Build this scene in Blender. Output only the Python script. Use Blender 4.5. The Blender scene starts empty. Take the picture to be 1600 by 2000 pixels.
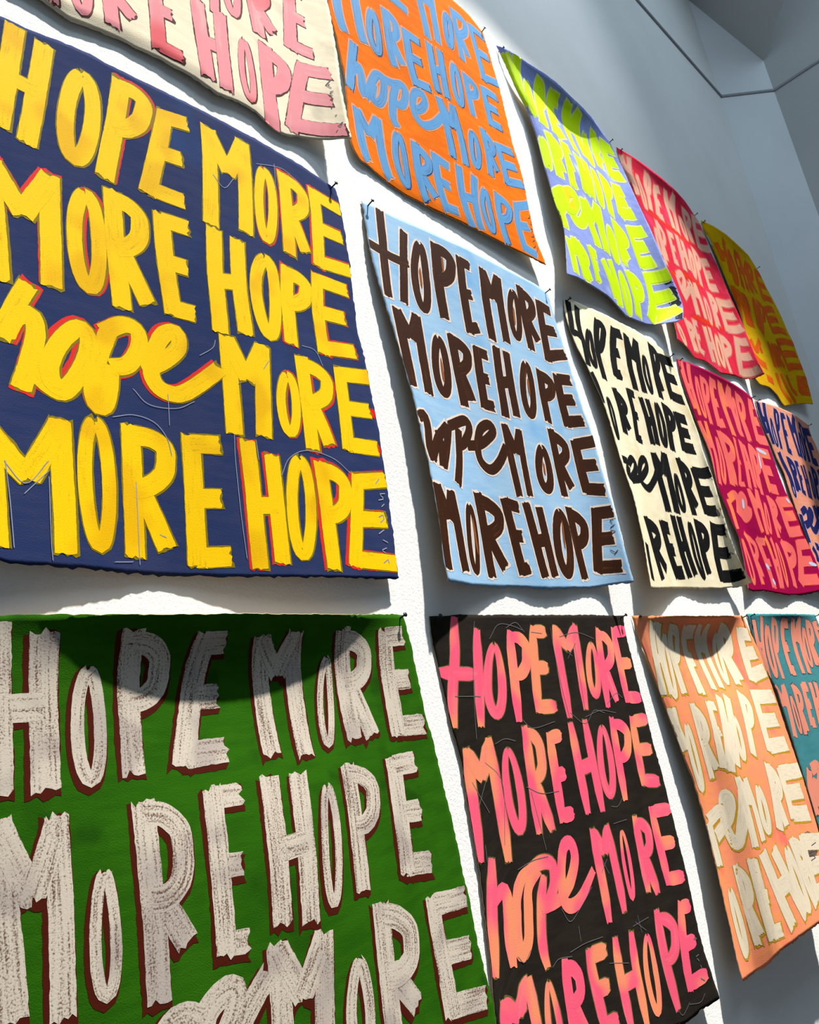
import bpy, math, random
import numpy as np
from mathutils import Matrix, Vector

scene = bpy.context.scene
C = scene.collection
FLOOR = 2.665            # the data below is measured from the middle row of nails; this lifts it above the floor

# ------------------------------------------------------------------ camera
cam_data = bpy.data.cameras.new('camera')
cam = bpy.data.objects.new('camera', cam_data)
C.objects.link(cam)
right = Vector((0.69724517, -0.69931482, -0.15750542))
down = Vector((0.08918476, 0.30264473, -0.94892162))
fwd = Vector((0.71126314, 0.64758394, 0.27338581))
m = Matrix((( right.x, -down.x, -fwd.x, -1.12445182),
            ( right.y, -down.y, -fwd.y, -1.0),
            ( right.z, -down.z, -fwd.z, -1.16490581 + FLOOR),
            (0, 0, 0, 1)))
cam.matrix_world = m
cam_data.sensor_fit = 'HORIZONTAL'
cam_data.sensor_width = 36.0
cam_data.lens = 1514.31 / 1600.0 * 36.0
cam_data.clip_start = 0.02
scene.camera = cam

# ------------------------------------------------------------------ view, daylight and sun
scene.view_settings.view_transform = 'Standard'
scene.view_settings.look = 'None'
scene.view_settings.exposure = 0.0
scene.view_settings.gamma = 1.0
world = bpy.data.worlds.new('daylight')
scene.world = world
world.use_nodes = True
bg = world.node_tree.nodes['Background']
bg.inputs['Color'].default_value = (0.60, 0.81, 1.0, 1)
bg.inputs['Strength'].default_value = 0.145

SUN_DIR = Vector((-0.75, 1.0, -2.7))
sun_data = bpy.data.lights.new('sun', 'SUN')
sun_data.energy = 11.0
sun_data.color = (1.0, 0.96, 0.89)
sun_data.angle = math.radians(1.6)
sun = bpy.data.objects.new('sun', sun_data)
sun.rotation_euler = SUN_DIR.to_track_quat('-Z', 'Y').to_euler()
sun.location = (2.5, -3.0, 9.0)
C.objects.link(sun)


# a ceiling spotlight washing the upper wall
spot_data = bpy.data.lights.new('track_spotlight', 'SPOT')
spot_data.energy = 130.0
spot_data.color = (0.80, 0.90, 1.0)
spot_data.spot_size = math.radians(50)
spot_data.spot_blend = 1.0
spot_data.shadow_soft_size = 0.05
spot = bpy.data.objects.new('track_spotlight', spot_data)
spot.location = (1.5, -2.0, 3.2 + FLOOR)
spot.rotation_euler = (Vector((0.95, 0.0, 1.15)) - Vector((1.5, -2.0, 3.2))).to_track_quat('-Z', 'Y').to_euler()
C.objects.link(spot)


# added cool fill light, out of view, to brighten the upper wall
fill_data = bpy.data.lights.new('upper_wall_fill', 'AREA')
fill_data.shape = 'RECTANGLE'
fill_data.size, fill_data.size_y = 5.0, 1.6
fill_data.energy = 75.0
fill_data.color = (0.62, 0.82, 1.0)
sky = bpy.data.objects.new('upper_wall_fill', fill_data)
sky.location = (0.8, -2.7, 3.7 + FLOOR)
sky.rotation_euler = Vector((0.0, 1.6, -2.2)).to_track_quat('-Z', 'Y').to_euler()
C.objects.link(sky)


# ------------------------------------------------------------------ helpers
def lin(rgb):
    return tuple((c / 255 / 12.92) if c / 255 <= 0.04045 else ((c / 255 + 0.055) / 1.055) ** 2.4 for c in rgb) + (1.0,)


def node(nt, kind, **kw):
    n = nt.nodes.new(kind)
    for k, v in kw.items():
        setattr(n, k, v)
    return n


def base_mat(name, rough=0.6, spec=0.3):
    mt = bpy.data.materials.new(name)
    mt.use_nodes = True
    b = mt.node_tree.nodes['Principled BSDF']
    b.inputs['Roughness'].default_value = rough
    b.inputs['Specular IOR Level'].default_value = spec
    return mt, mt.node_tree, b


def noise(nt, vec, scale, detail=3.0, rough=0.55):
    n = node(nt, 'ShaderNodeTexNoise')
    n.inputs['Scale'].default_value = scale
    n.inputs['Detail'].default_value = detail
    n.inputs['Roughness'].default_value = rough
    if vec is not None:
        nt.links.new(vec, n.inputs['Vector'])
    return n.outputs['Fac']


def ramp(nt, fac, lo, hi):
    r = node(nt, 'ShaderNodeMapRange')
    r.interpolation_type = 'SMOOTHSTEP'
    r.inputs['From Min'].default_value = lo
    r.inputs['From Max'].default_value = hi
    nt.links.new(fac, r.inputs['Value'])
    return r.outputs['Result']


def mixc(nt, fac, a, b):
    x = node(nt, 'ShaderNodeMix', data_type='RGBA')
    nt.links.new(fac, x.inputs['Factor'])
    for sock, v in ((x.inputs['A'], a), (x.inputs['B'], b)):
        if isinstance(v, tuple):
            sock.default_value = v
        else:
            nt.links.new(v, sock)
    return x.outputs['Result']


def math2(nt, op, a, b):
    x = node(nt, 'ShaderNodeMath', operation=op)
    for i, v in enumerate((a, b)):
        if isinstance(v, (int, float)):
            x.inputs[i].default_value = v
        else:
            nt.links.new(v, x.inputs[i])
    return x.outputs[0]


def bump(nt, bsdf, height, strength, dist):
    b = node(nt, 'ShaderNodeBump')
    b.inputs['Strength'].default_value = strength
    b.inputs['Distance'].default_value = dist
    nt.links.new(height, b.inputs['Height'])
    nt.links.new(b.outputs['Normal'], bsdf.inputs['Normal'])


def wall_mat(name, rgb, grain=170.0):
    mt, nt, b = base_mat(name, 0.8, 0.2)
    co = node(nt, 'ShaderNodeTexCoord').outputs['Object']
    big = noise(nt, co, 1.7, 4)
    c = lin(rgb)
    d = tuple(v * 0.93 for v in c[:3]) + (1,)
    nt.links.new(mixc(nt, ramp(nt, big, 0.35, 0.7), c, d), b.inputs['Base Color'])
    bump(nt, b, noise(nt, co, grain, 4, 0.6), 0.35, 0.004)
    return mt


def ground_mat(name, a, bcol, patch=None, scale=7.0):
    """painted cotton canvas: two mottled tones, brush streaks and a fine weave"""
    mt, nt, b = base_mat(name, 0.85, 0.03)
    uv = node(nt, 'ShaderNodeUVMap').outputs['UV']
    mp = node(nt, 'ShaderNodeMapping')
    mp.inputs['Scale'].default_value = (14, 60, 1)
    nt.links.new(uv, mp.inputs['Vector'])
    streak = noise(nt, mp.outputs['Vector'], 1.0, 4)
    cloud = noise(nt, uv, scale, 4)
    col = mixc(nt, ramp(nt, math2(nt, 'ADD', math2(nt, 'MULTIPLY', streak, 0.5), math2(nt, 'MULTIPLY', cloud, 0.5)), 0.38, 0.62), lin(a), lin(bcol))
    if patch:
        rgb, lo, hi, sc = patch
        col = mixc(nt, ramp(nt, noise(nt, uv, sc, 3), lo, hi), col, lin(rgb))
    nt.links.new(col, b.inputs['Base Color'])
    weave = noise(nt, uv, 520, 2)
    bump(nt, b, math2(nt, 'ADD', weave, math2(nt, 'MULTIPLY', streak, 0.6)), 0.35, 0.0012)
    return mt


def paint_mat(name, a, dry, lo=0.58, hi=0.72, patch=None, across=190.0, along=9.0, grit=0.3, rough=0.7):
    """one loaded brush: colour a, colour dry where the bristles let the ground through, optional second hue"""
    mt, nt, b = base_mat(name, rough, 0.04)
    uv = node(nt, 'ShaderNodeUVMap').outputs['UV']
    mp = node(nt, 'ShaderNodeMapping')
    mp.inputs['Scale'].default_value = (across, along, 1)
    nt.links.new(uv, mp.inputs['Vector'])
    streak = noise(nt, mp.outputs['Vector'], 1.0, 3)
    gritn = noise(nt, uv, 420, 2)
    big = noise(nt, uv, 9, 2)
    f = math2(nt, 'ADD', math2(nt, 'MULTIPLY', streak, 0.55 - grit * 0.3), math2(nt, 'MULTIPLY', gritn, grit))
    f = math2(nt, 'ADD', f, math2(nt, 'MULTIPLY', big, 0.45 - grit * 0.7))
    col = lin(a)
    if patch:
        rgb, plo, phi, sc = patch
        co = node(nt, 'ShaderNodeTexCoord').outputs['Object']
        col = mixc(nt, ramp(nt, noise(nt, co, sc, 2), plo, phi), col, lin(rgb))
    nt.links.new(mixc(nt, ramp(nt, f, lo, hi), col, lin(dry)), b.inputs['Base Color'])
    bump(nt, b, math2(nt, 'ADD', math2(nt, 'MULTIPLY', streak, 0.5), gritn), 0.2, 0.0010)
    return mt


def plain_mat(name, rgb, rough=0.7, vary=0.85, metal=0.0):
    mt, nt, b = base_mat(name, rough, 0.3)
    b.inputs['Metallic'].default_value = metal
    co = node(nt, 'ShaderNodeTexCoord').outputs['Object']
    c = lin(rgb)
    nt.links.new(mixc(nt, ramp(nt, noise(nt, co, 60, 3), 0.35, 0.7), c, tuple(v * vary for v in c[:3]) + (1,)), b.inputs['Base Color'])
    return mt


def mesh_obj(name, verts, faces, mats, parent=None, uvs=None, fmat=None, smooth=True):
    me = bpy.data.meshes.new(name)
    me.from_pydata([tuple(v) for v in verts], [], faces)
    for mt in mats:
        me.materials.append(mt)
    if fmat is not None:
        me.polygons.foreach_set('material_index', fmat)
    if smooth:
        me.polygons.foreach_set('use_smooth', [True] * len(me.polygons))
    if uvs is not None:
        lay = me.uv_layers.new(name='UVMap')
        idx = np.empty(len(me.loops), dtype=np.int32)
        me.loops.foreach_get('vertex_index', idx)
        lay.data.foreach_set('uv', np.asarray(uvs, dtype=np.float32)[idx].ravel())
    me.update()
    o = bpy.data.objects.new(name, me)
    C.objects.link(o)
    if parent:
        o.parent = parent
    return o


def slab(name, pts, thick, normal, mat, kind='structure'):
    """a flat polygon given real thickness away from the room"""
    n = Vector(normal) * thick
    a = [Vector(p) + Vector((0, 0, FLOOR)) for p in pts]
    k = len(a)
    v = a + [p + n for p in a]
    f = [tuple(range(k)), tuple(reversed(range(k, 2 * k)))] + [(i, (i + 1) % k, (i + 1) % k + k, i + k) for i in range(k)]
    o = mesh_obj(name, v, f, [mat], smooth=False)
    bpy.context.view_layer.update()
    o['kind'] = kind
    return o


def box(name, lo, hi, mat):
    x0, y0, z0 = lo
    x1, y1, z1 = hi
    return slab(name, [(x0, y0, z0), (x1, y0, z0), (x1, y1, z0), (x0, y1, z0)], z1 - z0, (0, 0, 1), mat)


# ------------------------------------------------------------------ the room (heights from the middle row of nails)
M_WALL = wall_mat('white_wall_paint', (232, 230, 226))
M_WALL2 = wall_mat('white_wall_paint_side', (226, 227, 228))
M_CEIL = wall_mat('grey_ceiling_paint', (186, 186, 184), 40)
M_FLOOR = plain_mat('grey_concrete_floor', (40, 45, 52), 0.8)
M_TRIM = plain_mat('grey_joint_trim', (150, 152, 154), 0.8)

XC, ZC = 3.483, 3.137            # inner corner of the long wall and the height where the slope meets it
BX, BY, BZ = 3.735, -0.243, 2.58
slab('wall_back', [(-3.5, 0, -FLOOR), (XC, 0, -FLOOR), (XC, 0, 3.5), (-3.5, 0, 3.5)], 0.12, (0, 1, 0), M_WALL)
slab('wall_corner', [(XC, 0, -FLOOR), (BX, BY, -FLOOR), (BX, BY, 3.5), (XC, 0, 3.5)], 0.12, (0.69, 0.72, 0), M_WALL2)
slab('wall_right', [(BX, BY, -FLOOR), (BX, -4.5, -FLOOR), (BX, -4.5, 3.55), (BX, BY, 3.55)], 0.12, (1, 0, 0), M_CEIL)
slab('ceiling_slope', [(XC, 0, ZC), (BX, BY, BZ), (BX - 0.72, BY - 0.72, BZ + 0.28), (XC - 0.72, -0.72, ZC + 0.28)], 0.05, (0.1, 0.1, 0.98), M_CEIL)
# out-of-view ceiling slab: its bent edge is shaped to shade the upper wall
slab('ceiling_sun_mask', [(-3.5, 0.1, 3.5), (3.8, 0.1, 3.5), (3.8, -1.3, 3.5), (4.139, -1.252, 3.5), (3.425, -1.167, 3.5), (2.664, -1.019, 3.5), (1.386, -0.915, 3.5), (0.794, -0.926, 3.5), (0.486, -0.981, 3.5), (0.256, -1.074, 3.5), (-0.339, -1.148, 3.5), (-3.5, -1.3, 3.5)], 0.1, (0, 0, 1), M_CEIL)
slab('floor', [(-6, 0.1, -FLOOR), (5, 0.1, -FLOOR), (5, -7, -FLOOR), (-6, -7, -FLOOR)], 0.1, (0, 0, -1), M_FLOOR)
box('trim_1', (-3.5, -0.010, 2.336), (XC, 0.0, 2.350), M_TRIM)
slab('trim_2', [(XC, 0, 2.336), (BX, BY, 2.336), (BX - 0.006, BY - 0.006, 2.336), (XC - 0.006, -0.006, 2.336)], 0.014, (0, 0, 1), M_TRIM)
box('trim_3', (BX - 0.008, -4.5, 2.336), (BX, BY, 2.350), M_TRIM)


# measured outlines (tenths of a millimetre: x, y, z) and lettering (thousandths across and down each canvas)
SHAPES = {
'pinkwhite': dict(dip=0,
 top=[(-8010,-30,9580),(-7790,-62,9546),(-7568,-85,9528),(-7345,-106,9516),(-7122,-125,9509),(-6898,-143,9505),(-6674,-158,9504),(-6450,-173,9507),(-6226,-185,9512),(-6002,-197,9521),(-5779,-206,9533),(-5555,-214,9549),(-5331,-221,9567),(-5108,-225,9590),(-4885,-228,9615),(-4663,-230,9644),(-4441,-230,9674),(-4217,-228,9651),(-3995,-225,9624),(-3772,-220,9600),(-3548,-214,9579),(-3325,-206,9562),(-3101,-197,9548),(-2877,-186,9537),(-2653,-175,9528),(-2429,-162,9523),(-2206,-148,9520),(-1982,-132,9520),(-1758,-116,9522),(-1534,-98,9528),(-1311,-79,9538),(-1089,-56,9555),(-867,-30,9580)],
 right=[(-867,-30,9580),(-878,-54,9309),(-885,-75,9038),(-890,-94,8766),(-894,-112,8495),(-897,-130,8223),(-900,-147,7951),(-903,-164,7680),(-905,-181,7408),(-907,-198,7136),(-908,-214,6864),(-910,-230,6593),(-911,-246,6321),(-912,-262,6049),(-839,-278,5796),(-670,-295,5583),(-526,-311,5356),(-508,-327,5090),(-521,-342,4819),(-533,-357,4547),(-546,-372,4276),(-561,-387,4004),(-582,-402,3733),(-608,-417,3463),(-633,-432,3192),(-658,-447,2921),(-683,-462,2651),(-699,-477,2380),(-705,-491,2108),(-711,-506,1836),(-718,-521,1564),(-724,-535,1292),(-730,-550,1021)],
 bottom=[(-7974,-120,1002),(-7914,-116,781),(-7675,-112,756),(-7436,-108,739),(-7196,-105,738),(-6962,-101,689),(-6729,-97,632),(-6495,-93,688),(-6259,-89,731),(-6024,-86,783),(-5789,-84,805),(-5550,-88,786),(-5314,-95,818),(-5076,-103,841),(-4837,-112,819),(-4598,-121,814),(-4358,-129,803),(-4126,-134,747),(-3890,-133,703),(-3657,-129,746),(-3421,-124,792),(-3182,-118,810),(-2947,-112,783),(-2730,-107,679),(-2505,-103,600),(-2265,-107,603),(-2038,-120,680),(-1812,-141,758),(-1585,-173,828),(-1359,-233,884),(-1141,-316,940),(-932,-422,990),(-730,-550,1021)],
 left=[(-8010,-30,9580),(-8011,-38,9311),(-8011,-45,9043),(-8011,-52,8774),(-8011,-58,8505),(-8011,-64,8236),(-8011,-70,7967),(-8011,-75,7699),(-8011,-81,7430),(-8011,-86,7161),(-8011,-92,6892),(-8011,-97,6623),(-8011,-102,6355),(-8010,-107,6086),(-8010,-113,5817),(-8010,-118,5548),(-8010,-123,5279),(-8009,-128,5011),(-8009,-133,4742),(-8008,-137,4473),(-8008,-142,4204),(-8007,-147,3935),(-8007,-152,3666),(-8006,-157,3398),(-8005,-161,3129),(-8005,-166,2860),(-8004,-171,2591),(-8004,-176,2322),(-8003,-180,2054),(-8002,-185,1785),(-8002,-189,1516),(-8001,-194,1247),(-7974,-120,1002)]),
'orange': dict(dip=0,
 top=[(-34,-30,9580),(172,-84,9512),(389,-123,9473),(609,-158,9445),(830,-189,9424),(1052,-216,9410),(1275,-240,9402),(1498,-262,9399),(1721,-280,9403),(1944,-296,9412),(2168,-308,9427),(2391,-318,9439),(2615,-324,9427),(2839,-328,9422),(3063,-330,9421),(3287,-329,9426),(3511,-326,9436),(3734,-320,9451),(3957,-313,9470),(4180,-303,9493),(4402,-292,9520),(4624,-280,9551),(4845,-265,9585),(5066,-249,9622),(5286,-232,9658),(5507,-214,9692),(5728,-194,9724),(5948,-173,9760),(6170,-151,9773),(6391,-126,9756),(6611,-98,9725),(6832,-67,9703),(7053,-30,9700)],
 right=[(7053,-30,9700),(7050,-41,9421),(7050,-51,9142),(7052,-60,8863),(7056,-68,8584),(7067,-76,8305),(7082,-84,8026),(7098,-92,7747),(7111,-99,7469),(7108,-107,7190),(7092,-114,6911),(7076,-121,6632),(7060,-128,6354),(7045,-135,6075),(7029,-142,5796),(7014,-149,5518),(6999,-156,5239),(7014,-163,4960),(7033,-169,4682),(7052,-176,4403),(7071,-183,4125),(7076,-189,3847),(7044,-196,3569),(7012,-202,3292),(6980,-209,3015),(6947,-215,2737),(6915,-222,2460),(6883,-228,2183),(6860,-234,1906),(6901,-241,1630),(6966,-247,1358),(7031,-254,1087),(7095,-260,815)],
 bottom=[(-63,-100,1078),(161,-86,1071),(381,-72,1029),(600,-58,978),(820,-49,933),(1041,-47,894),(1260,-52,846),(1483,-59,816),(1707,-66,814),(1932,-73,814),(2156,-80,814),(2381,-88,814),(2605,-96,817),(2830,-105,825),(3054,-113,833),(3279,-121,841),(3503,-130,847),(3728,-138,845),(3952,-147,840),(4176,-155,835),(4401,-163,831),(4625,-172,826),(4850,-180,822),(5074,-188,817),(5299,-196,815),(5524,-204,814),(5748,-212,814),(5973,-220,814),(6197,-228,815),(6422,-236,815),(6646,-244,815),(6871,-252,815),(7095,-260,815)],
 left=[(-34,-30,9580),(-27,-35,9310),(-19,-38,9040),(-11,-42,8770),(-2,-45,8500),(6,-48,8229),(15,-51,7959),(24,-54,7689),(33,-57,7419),(33,-60,7149),(4,-63,6881),(-51,-66,6617),(-106,-69,6352),(-161,-72,6088),(-217,-74,5823),(-258,-77,5557),(-261,-80,5288),(-228,-82,5019),(-195,-85,4751),(-172,-88,4482),(-156,-90,4212),(-141,-93,3942),(-125,-95,3673),(-116,-98,3403),(-146,-100,3134),(-179,-103,2866),(-213,-105,2598),(-246,-108,2330),(-278,-110,2061),(-297,-113,1792),(-290,-115,1522),(-244,-118,1257),(-63,-100,1078)]),
'neon': dict(dip=0.045,
 top=[(7687,-30,9649),(7797,-187,9513),(7984,-292,9406),(8191,-375,9313),(8402,-443,9219),(8622,-497,9139),(8852,-542,9085),(9090,-577,9071),(9329,-602,9077),(9569,-618,9086),(9810,-627,9088),(10050,-629,9102),(10290,-627,9114),(10531,-619,9111),(10772,-608,9108),(11012,-593,9114),(11251,-575,9133),(11489,-555,9164),(11726,-533,9203),(11961,-508,9247),(12197,-482,9291),(12434,-454,9322),(12671,-424,9344),(12909,-393,9370),(13146,-360,9400),(13383,-326,9419),(13621,-288,9419),(13858,-249,9412),(14096,-208,9410),(14333,-165,9416),(14569,-123,9438),(14799,-77,9488),(15029,-30,9545)],
 right=[(15029,-30,9545),(15024,-67,9275),(15044,-100,9005),(15077,-131,8737),(15114,-160,8469),(15155,-189,8201),(15180,-217,7931),(15190,-243,7661),(15207,-270,7390),(15231,-296,7120),(15256,-322,6850),(15282,-348,6580),(15318,-374,6312),(15357,-400,6043),(15396,-425,5775),(15435,-451,5507),(15462,-476,5237),(15479,-500,4967),(15496,-525,4696),(15513,-549,4425),(15531,-574,4155),(15551,-598,3884),(15590,-623,3616),(15633,-648,3348),(15676,-673,3081),(15714,-698,2812),(15724,-722,2542),(15713,-745,2271),(15673,-768,2004),(15558,-789,1765),(15386,-809,1555),(15213,-830,1345),(15041,-850,1136)],
 bottom=[(7691,-550,529),(7926,-528,591),(8160,-506,653),(8396,-484,708),(8634,-461,752),(8874,-439,783),(9115,-416,808),(9357,-394,831),(9598,-371,852),(9840,-349,872),(10082,-328,887),(10324,-308,898),(10567,-293,904),(10807,-280,875),(11035,-267,790),(11263,-255,705),(11492,-242,623),(11722,-229,546),(11960,-217,547),(12200,-207,586),(12440,-195,625),(12680,-184,662),(12920,-172,699),(13161,-160,735),(13402,-150,769),(13638,-149,825),(13874,-158,886),(14107,-182,950),(14338,-235,1004),(14558,-327,1051),(14752,-470,1070),(14911,-652,1080),(15041,-850,1136)],
 left=[(7687,-30,9649),(7745,-56,9363),(7813,-77,9078),(7884,-97,8794),(7952,-116,8510),(8014,-134,8224),(8086,-152,7940),(8191,-170,7668),(8315,-187,7402),(8400,-205,7123),(8424,-221,6832),(8444,-237,6539),(8464,-253,6247),(8456,-269,5955),(8428,-284,5663),(8398,-300,5372),(8368,-315,5080),(8350,-330,4788),(8358,-345,4496),(8351,-361,4204),(8329,-375,3912),(8307,-390,3620),(8319,-405,3328),(8390,-421,3045),(8403,-436,2754),(8367,-450,2463),(8291,-465,2180),(8191,-479,1905),(8087,-493,1631),(7982,-508,1358),(7879,-522,1084),(7779,-536,808),(7691,-550,529)]),
'pink': dict(dip=0.02,
 top=[(15527,-30,9578),(15585,-143,9388),(15750,-244,9260),(15951,-328,9173),(16166,-390,9106),(16385,-438,9039),(16613,-473,8995),(16844,-498,8970),(17077,-515,8952),(17311,-525,8943),(17546,-529,8945),(17780,-529,8957),(18013,-524,8977),(18246,-516,9002),(18480,-505,9021),(18712,-492,9045),(18945,-476,9074),(19176,-459,9107),(19407,-441,9143),(19637,-420,9183),(19868,-398,9212),(20101,-375,9231),(20333,-350,9248),(20565,-325,9268),(20797,-298,9291),(21029,-271,9316),(21260,-243,9341),(21492,-212,9343),(21724,-180,9329),(21956,-145,9318),(22187,-109,9314),(22418,-71,9323),(22648,-30,9343)],
 right=[(22648,-30,9343),(22759,-65,9106),(22870,-93,8870),(22843,-114,8607),(22819,-134,8344),(22798,-154,8081),(22777,-174,7817),(22759,-193,7553),(22766,-212,7291),(22811,-232,7031),(22857,-252,6770),(22890,-271,6509),(22897,-290,6244),(22897,-308,5980),(22902,-326,5716),(22916,-344,5452),(22930,-363,5188),(22956,-381,4925),(23011,-400,4667),(23068,-418,4409),(23125,-437,4151),(23166,-455,3890),(23179,-473,3626),(23181,-490,3362),(23183,-507,3097),(23188,-525,2833),(23200,-542,2569),(23215,-559,2305),(23229,-577,2041),(23244,-594,1777),(23297,-612,1519),(23394,-631,1273),(23498,-650,1030)],
 bottom=[(15488,-300,659),(15747,-276,666),(16006,-252,673),(16265,-230,677),(16516,-203,616),(16763,-178,538),(17006,-150,450),(17256,-123,417),(17512,-104,460),(17767,-91,508),(18024,-87,549),(18282,-94,566),(18535,-118,521),(18784,-145,449),(19032,-164,372),(19287,-167,322),(19546,-158,321),(19802,-148,364),(20056,-138,419),(20310,-128,475),(20564,-117,531),(20818,-106,586),(21072,-96,639),(21327,-87,691),(21587,-81,698),(21847,-88,689),(22105,-116,699),(22360,-160,724),(22612,-217,752),(22859,-284,797),(23097,-378,844),(23302,-506,938),(23498,-650,1030)],
 left=[(15527,-30,9578),(15477,-43,9300),(15431,-54,9022),(15388,-64,8743),(15400,-74,8470),(15507,-84,8209),(15612,-93,7947),(15657,-103,7671),(15676,-111,7389),(15694,-120,7107),(15714,-129,6826),(15733,-137,6544),(15753,-146,6262),(15773,-154,5980),(15793,-162,5699),(15813,-170,5417),(15833,-178,5135),(15853,-186,4854),(15873,-194,4572),(15893,-202,4290),(15914,-210,4009),(15922,-218,3726),(15896,-225,3445),(15870,-233,3164),(15845,-241,2883),(15819,-248,2601),(15793,-256,2320),(15763,-263,2039),(15730,-271,1759),(15692,-278,1479),(15639,-285,1202),(15580,-293,926),(15488,-300,659)]),
'yellow': dict(dip=0.02,
 top=[(23339,-30,9380),(23358,-162,9212),(23523,-267,9103),(23727,-342,9043),(23944,-394,9009),(24164,-429,8969),(24388,-452,8947),(24613,-468,8939),(24839,-476,8944),(25065,-480,8955),(25291,-479,8950),(25518,-475,8953),(25744,-467,8962),(25969,-458,8977),(26194,-446,8996),(26419,-433,9017),(26644,-418,9038),(26868,-402,9061),(27092,-384,9086),(27316,-366,9115),(27539,-346,9146),(27762,-326,9178),(27985,-305,9213),(28207,-284,9250),(28429,-262,9287),(28653,-238,9296),(28877,-212,9280),(29100,-184,9256),(29324,-156,9236),(29548,-127,9221),(29772,-97,9211),(29995,-65,9213),(30219,-30,9226)],
 right=[(30219,-30,9226),(30341,-54,8992),(30425,-72,8741),(30490,-88,8484),(30561,-104,8228),(30651,-119,7980),(30773,-135,7745),(30891,-150,7507),(30992,-164,7263),(31083,-178,7014),(31175,-192,6765),(31236,-205,6508),(31263,-218,6244),(31282,-231,5980),(31310,-243,5716),(31393,-257,5466),(31489,-270,5218),(31579,-283,4970),(31559,-294,4706),(31527,-306,4443),(31496,-318,4179),(31465,-329,3916),(31461,-341,3651),(31461,-352,3385),(31462,-364,3120),(31459,-376,2856),(31389,-387,2600),(31284,-397,2356),(31179,-408,2113),(31073,-418,1869),(30965,-429,1627),(30853,-440,1387),(30736,-450,1149)],
 bottom=[(23252,-300,833),(23487,-286,768),(23724,-269,708),(23967,-256,736),(24207,-243,781),(24447,-231,830),(24686,-218,879),(24928,-205,918),(25170,-191,946),(25414,-178,957),(25658,-164,939),(25899,-149,899),(26140,-136,857),(26379,-126,806),(26550,-127,646),(26692,-136,454),(26918,-146,363),(27155,-153,420),(27392,-161,480),(27629,-169,541),(27866,-178,601),(28104,-189,661),(28341,-201,721),(28578,-218,780),(28815,-239,838),(29053,-264,887),(29292,-289,933),(29531,-315,979),(29771,-342,1020),(30012,-369,1054),(30253,-396,1086),(30495,-423,1117),(30736,-450,1149)],
 left=[(23339,-30,9380),(23289,-43,9107),(23246,-54,8832),(23312,-65,8572),(23425,-75,8318),(23540,-85,8065),(23620,-94,7799),(23690,-104,7531),(23761,-113,7262),(23833,-122,6994),(23899,-130,6724),(23951,-139,6451),(23996,-147,6177),(24041,-156,5903),(24108,-164,5634),(24200,-172,5372),(24295,-181,5111),(24329,-189,4836),(24301,-197,4560),(24273,-204,4283),(24246,-212,4007),(24217,-220,3731),(24151,-227,3461),(24063,-235,3197),(23973,-242,2934),(23884,-249,2671),(23795,-257,2408),(23706,-264,2145),(23616,-271,1882),(23525,-278,1620),(23434,-286,1357),(23343,-293,1095),(23252,-300,833)]),
'navy': dict(dip=0,
 top=[(-8309,-30,-35),(-8079,-49,-32),(-7849,-63,-23),(-7619,-75,-22),(-7389,-87,-19),(-7161,-97,8),(-6934,-106,48),(-6705,-115,67),(-6475,-122,75),(-6244,-129,63),(-6014,-135,52),(-5784,-140,49),(-5553,-144,51),(-5323,-147,57),(-5093,-149,66),(-4862,-150,74),(-4632,-150,77),(-4402,-149,80),(-4171,-147,81),(-3941,-145,79),(-3710,-141,76),(-3480,-137,75),(-3249,-132,75),(-3019,-126,74),(-2789,-119,67),(-2558,-111,61),(-2328,-103,56),(-2098,-93,51),(-1868,-84,42),(-1639,-73,16),(-1410,-61,-8),(-1181,-47,-29),(-952,-30,-47)],
 right=[(-952,-30,-47),(-933,-38,-323),(-913,-44,-599),(-896,-50,-875),(-890,-55,-1151),(-896,-60,-1427),(-908,-66,-1703),(-921,-71,-1980),(-934,-76,-2256),(-951,-80,-2532),(-974,-85,-2807),(-996,-90,-3083),(-1018,-95,-3358),(-1019,-99,-3634),(-998,-104,-3910),(-971,-108,-4185),(-944,-113,-4460),(-934,-117,-4736),(-930,-121,-5013),(-926,-126,-5289),(-923,-130,-5565),(-922,-134,-5842),(-920,-139,-6118),(-925,-143,-6395),(-932,-147,-6671),(-940,-151,-6947),(-949,-155,-7224),(-964,-160,-7500),(-982,-164,-7776),(-1000,-168,-8051),(-1019,-172,-8327),(-1037,-176,-8603),(-1055,-180,-8879)],
 bottom=[(-8300,-300,-8750),(-8094,-283,-8847),(-7876,-266,-8904),(-7649,-248,-8903),(-7422,-228,-8901),(-7195,-206,-8898),(-6968,-183,-8898),(-6741,-163,-8906),(-6514,-143,-8915),(-6287,-120,-8922),(-6060,-94,-8923),(-5833,-76,-8926),(-5605,-80,-8934),(-5378,-99,-8942),(-5151,-119,-8944),(-4924,-140,-8945),(-4697,-160,-8946),(-4470,-182,-8948),(-4243,-204,-8949),(-4015,-222,-8949),(-3788,-237,-8947),(-3560,-249,-8945),(-3332,-260,-8942),(-3104,-267,-8939),(-2876,-268,-8934),(-2648,-266,-8928),(-2421,-260,-8923),(-2193,-251,-8917),(-1965,-240,-8910),(-1737,-228,-8903),(-1510,-213,-8895),(-1283,-197,-8887),(-1055,-180,-8879)],
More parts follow.
